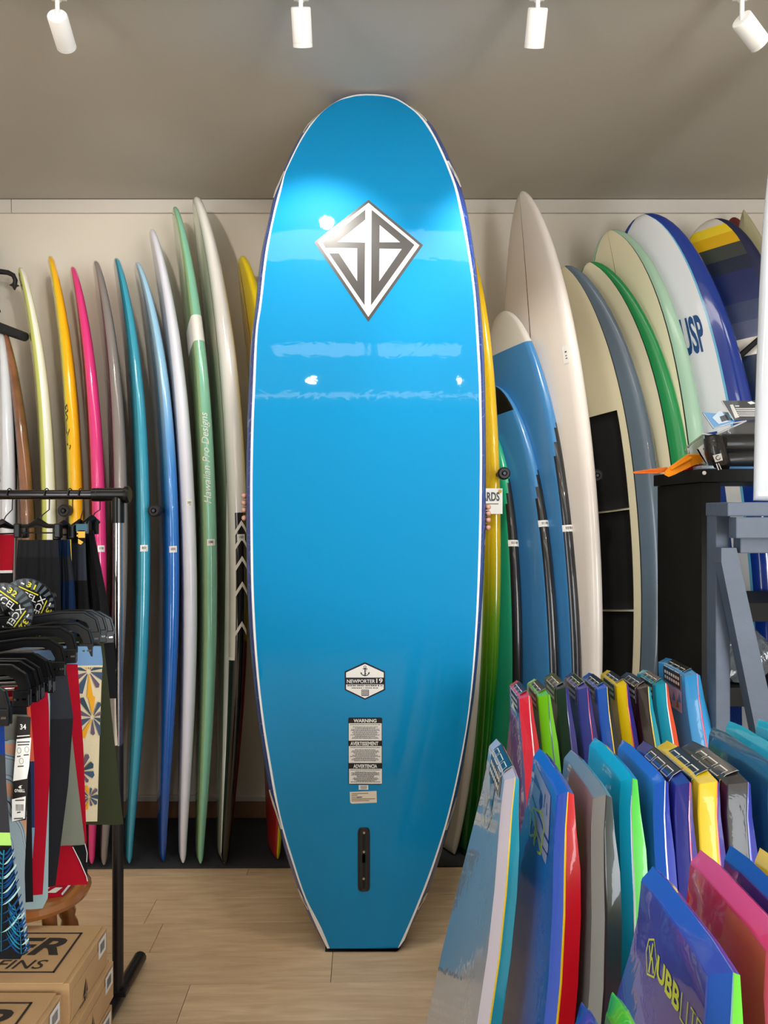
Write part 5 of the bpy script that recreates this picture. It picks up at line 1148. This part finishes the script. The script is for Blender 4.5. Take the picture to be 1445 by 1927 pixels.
folded = rc.build('folded_cloth', k4, smooth=True); tag(folded, 'crimson folded swimwear with white piping lying on the wooden stool', 'clothing')
MB().tube([(sc_.x+.112, sc_.y-.058, .455), (sc_.x+.114, sc_.y, .458), (sc_.x+.108, sc_.y+.066, .456)], .003, 6).build('piping', kw, folded, True)
d = Decal(); 
for k in range(3): d.poly([(-.02+.035*k, -.03), (.005+.035*k, -.03), (.012+.035*k, .0), (-.008+.035*k, .0)], 0, 1)
d.build('white_print', lambda x, y, l: Vector((sc_.x+.02+x, sc_.y-.03+y, .4592+l)), [WHITE], folded)

# ------------------------------------------------------------------ stacked cardboard boxes
m_cb = mat('cardboard', (196, 158, 112), .8, bump=.1, bscale=60, mottle=.08, mscale=5); m_cb_in = mat('cardboard_edge', (150, 112, 74), .85); m_bi = mat('box_ink', (44, 38, 34), .6)
GX = 'brown cardboard boxes of fins stacked at bottom left'
def fin_carton(xr, yf, yb, z0, z1, label, text=None, skew=0, w=.50):
    t = empty('cardboard_box', label, 'box', (xr-w/2, (yf+yb)/2, z0), GX)
    xl = xr-w; c = Vector(((xl+xr)/2, (yf+yb)/2, 0)); Rm = Matrix.Rotation(skew, 3, 'Z')
    def T(x, y, z): return c+Rm @ (Vector((x, y, z))-c)
    b = MB(); b.box((xl, yf, z0), (xr, yb, z1-.004), bev=.002); b.v = [T(*v) for v in b.v]; b.build('carton', m_cb, t)
    b = MB(); b.box((xl-.002, yf-.004, z1-.004), (xr-.012, yb+.001, z1), bev=.0012); b.v = [T(*v) for v in b.v]; b.build('lid', m_cb, t)
    b = MB()
    b.prism([(xr+.0008, yf+.008, z0+.006), (xr+.0008, yb-.008, z0+.006), (xr+.0008, yb-.02, z1-.03), (xr+.0008, yf+.02, z1-.03)], (.0015, 0, 0)); b.v = [T(*v) for v in b.v]; b.build('side_flap', m_cb, t)
    fd = lambda u, v, l: T(xr+.0026+l, yf+u*(yb-yf), z0+v*(z1-z0))
    d = Decal(); d.rect(.72, .48, .93, .92, 0); d.build('barcode_sticker', fd, [PAPER], t)
    d = Decal()
    for k in range(7): d.rect(.765+.018*k, .58, .765+.018*k+.009, .82, 0, 2)
    d.poly([(.30, .18), (.38, .55), (.42, .18), (.36, .02)], 0, 2); d.line([(.36, .02), (.375, .55)], .012, 1, 3); d.line([(.30, .18), (.42, .18)], .02, 1, 3)
    for k in range(6): d.rect(.22+.03*k, -.0+.02, .24+.03*k, .07, 0, 2)
    d.build('print', fd, [m_bi, m_cb], t)
    if text:
        ft = lambda u, v, l: T(u, v, z1+.0004+l)
        x0, x1, y0_, y1 = xl+.05, xr-.05, yf+.035, yb-.035; d = Decal()
        for r in ((x0, y0_, x1, y0_+.005), (x0, y1-.005, x1, y1), (x0, y0_, x0+.005, y1), (x1-.006, y0_, x1, y1)): d.rect(*r, 0, 1)
        h = y1-y0_
        d.text('ER', x1-.165, y0_+h*.42, x1-.022, y0_+h*.86, 0, 1, .03, .25); d.text('G FINS', x1-.215, y0_+h*.09, x1-.035, y0_+h*.30, 0, 1, .005, .2)
        d.build('lettering', ft, [m_bi], t)
    return t
fin_carton(-.735, 1.80, 2.045, .302, .402, 'upper cardboard box with black framed lettering, top of the rear stack', True)
fin_carton(-.722, 1.80, 2.06, .201, .301, 'cardboard box second in the rear stack, slightly proud with sticker', False, .02)
fin_carton(-.722, 1.79, 2.045, .1, .20, 'cardboard box third in the rear stack beside the rack post', False, -.015)
fin_carton(-.735, 1.80, 2.05, .0, .099, 'cardboard box at the bottom of the rear stack on the floor', False, .01)
fin_carton(-.747, 1.535, 1.785, .29, .386, 'cardboard box with black framed lettering, top of the front stack', True)
fin_carton(-.738, 1.535, 1.785, .194, .289, 'cardboard box second from the top of the front stack', False, .01)
fin_carton(-.745, 1.535, 1.785, .097, .193, 'cardboard box third in the front stack, just above the bottom one', False, 0)
fin_carton(-.74, 1.535, 1.785, .0, .096, 'cardboard box at the bottom of the front stack', False, -.01)

# ------------------------------------------------------------------ black shelf unit on the right
m_shelf = mat('black_stained_wood', (17, 18, 18), .6, spec=.25, mottle=.3, mscale=6, bump=.05, bscale=30)
SX, SYf, SYb, SZ = 1.075, 2.61, 3.03, 1.645
sf = empty('shelf_unit', 'black stained open shelf unit with packs of fins on its top, right side', 'shelf', (SX+.5, 2.82, 0))
MB().box((SX, SYf, .012), (SX+.065, SYb, SZ-.045), bev=.002).build('side_panel', m_shelf, sf)
MB().box((SX+1.1, SYf, .012), (SX+1.165, SYb, SZ-.045), bev=.002).build('side_panel', m_shelf, sf)
MB().box((SX-.012, SYf-.012, SZ-.044), (SX+1.18, SYb+.01, SZ), bev=.003).build('top_board', m_shelf, sf)
for z in (1.19, .90, .5, .1): MB().box((SX+.066, SYf+.02, z-.065), (SX+1.099, SYb, z), bev=.002).build('shelf_board', m_shelf, sf)
MB().lathe(V3(1325, 890, SYf-.0135), (0, -1, 0), [(.001, 0), (.007, 0), (.006, .003), (.001, .004)], 12).build('screw_cap', WHITE, sf, True)
# clear bags on the lower shelf
m_bag = mat('clear_film', (200, 210, 220), .08, 0, trans=.85, bump=.9, bscale=18, spec=.6)
for i, (x0, x1, y, z, l, cc) in enumerate(((1.16, 1.36, 2.72, .905, 'crumpled clear plastic bag with dark contents on the middle shelf', (40, 46, 60)), (1.17, 1.38, 2.86, .905, 'clear plastic bag with blue contents behind it on the middle shelf', (30, 50, 110)))):
    t = empty('plastic_bag', l, 'bag', ((x0+x1)/2, y, z), 'clear plastic bags on the black shelf')
    rnd = random.Random(70+i)
    def blob(sx, sy, sz, jit, name, m):
        V = []; Fc = []; nu, nv = 18, 9
        for a in range(nv+1):
            for k in range(nu):
                q = 2*math.pi*k/nu; v = a/nv; r = (max(.02, math.sin(math.pi*min(1, v*.86+.14)))**.5)*(1+rnd.uniform(-jit, jit))
                V.append(((x0+x1)/2+sx*r*math.copysign(abs(math.cos(q))**.6, math.cos(q)), y+sy*r*math.copysign(abs(math.sin(q))**.6, math.sin(q)), z+.002+sz*v*(1+rnd.uniform(-jit, jit)*.3)))
        for a in range(nv):
            for k in range(nu): Fc.append((a*nu+k, a*nu+(k+1) % nu, (a+1)*nu+(k+1) % nu, (a+1)*nu+k))
        Fc += [tuple(range(nu))[::-1], tuple(nv*nu+k for k in range(nu))]
        obj(name, V, Fc, m, None, t, False)
    blob((x1-x0)/2-.02, .045, .14, .05, 'contents', mat('bag_contents_%d' % i, cc, .6)); blob((x1-x0)/2, .06, .195, .16, 'film', m_bag)

# fins, packs and leashes lying on the shelf top
ZT = SZ+.001
m_or = mat('orange_rubber', (246, 146, 10), .4)
fn = empty('swim_fin', 'orange swim fin with forked tip lying over the shelf edge', 'swim fin', V3(1330, 885, 2.72))
Yn = 2.66
P = [V3(1324, 855, Yn+.06), V3(1296, 856, Yn+.02), V3(1262, 880, Yn-.02), V3(1254, 888, Yn-.03), V3(1251, 894, Yn-.04), V3(1258, 897.5, Yn-.045), V3(1270, 893, Yn-.03), V3(1300, 878, Yn), V3(1326, 868, Yn+.05)]
MB().prism(P, (0, .012, .004)).build('blade', m_or, fn)
P = [V3(1256, 880, Yn), V3(1225, 884, Yn-.02), V3(1193, 889, Yn-.03), V3(1192, 891, Yn-.03), V3(1235, 890.5, Yn-.02), V3(1257, 887, Yn)]
MB().prism(P, (0, .010, .003)).build('fork', mat('orange_shade_rubber', (226, 110, 20), .45), fn)
MB().tube([V3(1300, 862, Yn+.01), V3(1262, 884, Yn-.025)], [.006, .003], 8).build('rib', m_or, fn, True)
MB().box((V3(1285, 0, 2.74).x, 2.70, ZT), (V3(1318, 0, 2.74).x, 2.80, ZT+.022), bev=.006).build('foot_pocket', mat('red_rubber', (176, 26, 20), .5), fn)
m_sky = mat('pack_sky', (30, 150, 222), .35, .5); m_pk = mat('pack_black', (26, 26, 28), .45, .3)
def pack(label, pts, off, m, name='card', extra=None, cat='fin pack', Yo=0):
    c = sum((Vector(p) for p in pts), Vector())/len(pts); t = empty('fin_pack', label, cat, (c.x, c.y, ZT), 'packs of fins and leashes on the shelf top')
    MB().prism(pts, off).build(name, m, t); 
    if extra: extra(t)
    return t
Yk = 2.72
def black_extra(t):
    d = Decal(); d.poly([(1373, 762), (1379, 761), (1391, 785), (1383, 787)], 0, 1)
    for k in range(5): d.rect(1384+k*1.5, 768+3.4*k, 1422, 769.6+3.4*k, 1, 1)
    d.rect(1383, 763, 1391, 765, 1, 1); d.poly([(1406, 757), (1414, 755), (1422, 759), (1412, 761)], 1, 1)
    d.build('lettering', lambda x, y, l: V3(x, y, Yk-.0306-l), [PAPER, WHITE], t)
    d = Decal(); d.line([(1358, 754), (1380, 790)], 1.6); d.build('card_edge', lambda x, y, l: V3(x, y, Yk-.0312), [PAPER], t)
pack('black printed card pack with white lettering, topmost of the pile', [V3(1358, 754, Yk-.03), V3(1440, 754, Yk-.03), V3(1440, 790, Yk-.03), V3(1381, 790, Yk-.03)], (.0, .006, 0), m_pk, extra=black_extra)
def sky_extra(t): 
    d = Decal(); d.line([(1323, 777), (1343, 806)], 1.6, 0, 1); d.line([(1343, 806), (1372, 797), (1404, 792)], 1.8, 0, 1); d.poly([(1340, 786), (1352, 774), (1370, 776), (1376, 792), (1352, 798)], 1, 2)
    d.poly([(1354, 784), (1366, 780), (1372, 790), (1358, 794)], 2, 3); d.build('lettering', lambda x, y, l: V3(x, y, Yk-.0106-l), [PAPER, mat('film_haze', (150, 176, 196), .15, 1), m_pk], t)
pack('sky blue card pack under the topmost black one', [V3(1322, 776, Yk-.01), V3(1352, 778, Yk-.01), V3(1384, 790, Yk-.01), V3(1378, 798, Yk-.01), V3(1343, 807, Yk-.01)], (0, .006, 0), m_sky, extra=sky_extra)
def grey_extra(t):
    d = Decal(); d.line([(1322, 816), (1345, 819), (1404, 792)], 2.6, 0, 1); d.line([(1366, 818), (1372, 808), (1380, 804)], 1.4, 0, 1); d.disc(1371, 816, 4, 0, 1); d.disc(1371, 816, 2.4, 1, 2)
    d.build('lettering', lambda x, y, l: V3(x, y, Yk+.0094-l), [PAPER, m_pk], t)
pack('dark grey pouch pack in the middle of the pile', [V3(1345, 820, Yk+.01), V3(1404, 792, Yk+.01), V3(1440, 790, Yk+.01), V3(1440, 838, Yk+.01), V3(1362, 832, Yk+.01)], (0, .05, 0), mat('pouch_grey', (62, 58, 54), .5, .3), 'pouch', grey_extra)
def low_extra(t):
    d = Decal(); d.poly([(1310, 846), (1330, 830), (1334, 836), (1322, 844), (1346, 876), (1330, 876)], 0, 1); d.poly([(1310, 845), (1326, 871), (1331, 874), (1314, 845)], 0, 1); d.build('card_edge', lambda x, y, l: V3(x, y, 2.6636-l), [PAPER], t)
pack('sky blue card pack leaning at the bottom of the pile', [V3(1311, 845, 2.665), V3(1336, 842, 2.665), V3(1346, 876, 2.665), V3(1330, 875, 2.665)], (0, .006, 0), mat('pack_blue', (40, 126, 206), .35, .5), extra=low_extra)
t = empty('fin_pack', 'clear plastic clamshell tray standing behind the blue pack', 'fin pack', V3(1305, 850, 2.80), 'packs of fins and leashes on the shelf top')
MB().tube([V3(1326, 816, 2.8), V3(1292, 842, 2.8), V3(1290, 848, 2.8), V3(1298, 862, 2.8), V3(1330, 880, 2.8)], .004, 8).build('rim', mat('clear_plastic', (190, 190, 176), .15, trans=.6), t, True)
MB().prism([V3(1324, 820, 2.8), V3(1295, 844, 2.8), V3(1300, 860, 2.8), V3(1330, 878, 2.8)], (0, .002, 0)).build('tray', mat('clear_plastic'), t)
lt = empty('leash', 'coiled black surf leash with white square badge on the shelf pile', 'leash', V3(1352, 880, 2.66), 'packs of fins and leashes on the shelf top')
ca = V3(1352, 852, 2.64)
MB().tube([V3(1341, 824, 2.645), V3(1346, 850, 2.635), V3(1352, 868, 2.64), V3(1362, 880, 2.66)], [.030, .036, .036, .028], 14).build('coil', mat('leash_black', (20, 20, 22), .35, .5, bump=.4, bscale=60), lt, True)
MB().tube([V3(1360, 836, 2.68), V3(1440, 836, 2.68)], .036, 14).build('cuff', m_pk, lt, True)
MB().tube([V3(1362, 866, 2.68), V3(1440, 862, 2.68)], .034, 14).build('cuff', m_pk, lt, True)
MB().tube([V3(1328, 825, 2.65), V3(1345, 822, 2.63), V3(1360, 826, 2.65)], .010, 8).build('strap', mat('black_webbing'), lt, True)
d = Decal(); d.poly([(1341, 857), (1357, 853), (1360, 866), (1346, 870)], 0, 1); d.line([(1351+4*math.cos(a*.62), 861.5+4*math.sin(a*.62)) for a in range(9)], 1.3, 1, 2); d.line([(1348, 873), (1352, 884)], 2, 0, 1); d.line([(1352, 872), (1357, 883)], 1.5, 0, 1)
d.build('badge', lambda x, y, l: V3(x, y, 2.594-l*2), [WHITE, BLACK], lt)
t = empty('fin_pack', 'flat clear and blue pack lying at the bottom of the shelf pile', 'fin pack', (SX+.17, 2.68, ZT), 'packs of fins and leashes on the shelf top')
MB().box((V3(1322, 0, 2.62).x, 2.625, ZT), (V3(1362, 0, 2.62).x, 2.74, ZT+.013), bev=.003).build('tray', mat('clear_blue', (150, 170, 190), .15, .5), t)
MB().box((V3(1364, 0, 2.62).x, 2.63, ZT), (V3(1440, 0, 2.62).x, 2.76, ZT+.010), bev=.002).build('card', mat('pack_teal', (14, 96, 150), .4), t)

# ------------------------------------------------------------------ grey painted stand and the white board on it
m_gr = mat('grey_paint', (84, 96, 114), .5, bump=.15, bscale=30, mottle=.06, mscale=10)
TX = .947
gs = empty('board_stand', 'grey painted wooden stand with diagonal brace at the right edge', 'stand', (TX+.2, 2.2, 0))
MB().box((TX, 2.20, .0), (TX+.042, 2.262, 1.525), bev=.003).build('post', m_gr, gs)
MB().box((TX+.62, 2.20, .0), (TX+.662, 2.262, 1.525), bev=.003).build('post', m_gr, gs)
b = MB(); b.prism([(TX-.008, 2.19, 1.40), (TX-.008, 2.19, 1.36), (TX+.106, 2.19, .80), (TX+.168, 2.19, .80), (TX+.034, 2.19, 1.40)], (0, -.045, 0)); b.build('brace', m_gr, gs)
MB().box((TX-.002, 2.12, 1.488), (TX+.70, 2.265, 1.527), bev=.003).build('top_rail', m_gr, gs)
MB().box((TX+.012, 2.10, 1.428), (TX+.70, 2.145, 1.486), bev=.003).build('apron', m_gr, gs)
MB().box((TX+.045, 2.146, 1.385), (TX+.70, 2.19, 1.44), bev=.003).build('apron', m_gr, gs)
MB().box((TX+.5, 2.19, .1), (TX+.66, 2.2, .86), bev=.002).build('leg', m_gr, gs)
PB['R10'] = dict(npx=1540, npy=60, nY=2.30, tpx=1506, tpy=944.5, tY=2.18, a=62, hw=.13, th=.07, b=.02, sk=1, tw=.93)
B = Board(PB['R10']); B.mesh('surfboard', [gl('ice_white', (226, 232, 240), .2, .8)], lambda q, t: 0, 'white surfboard standing on the grey stand at the right edge', group=GR)
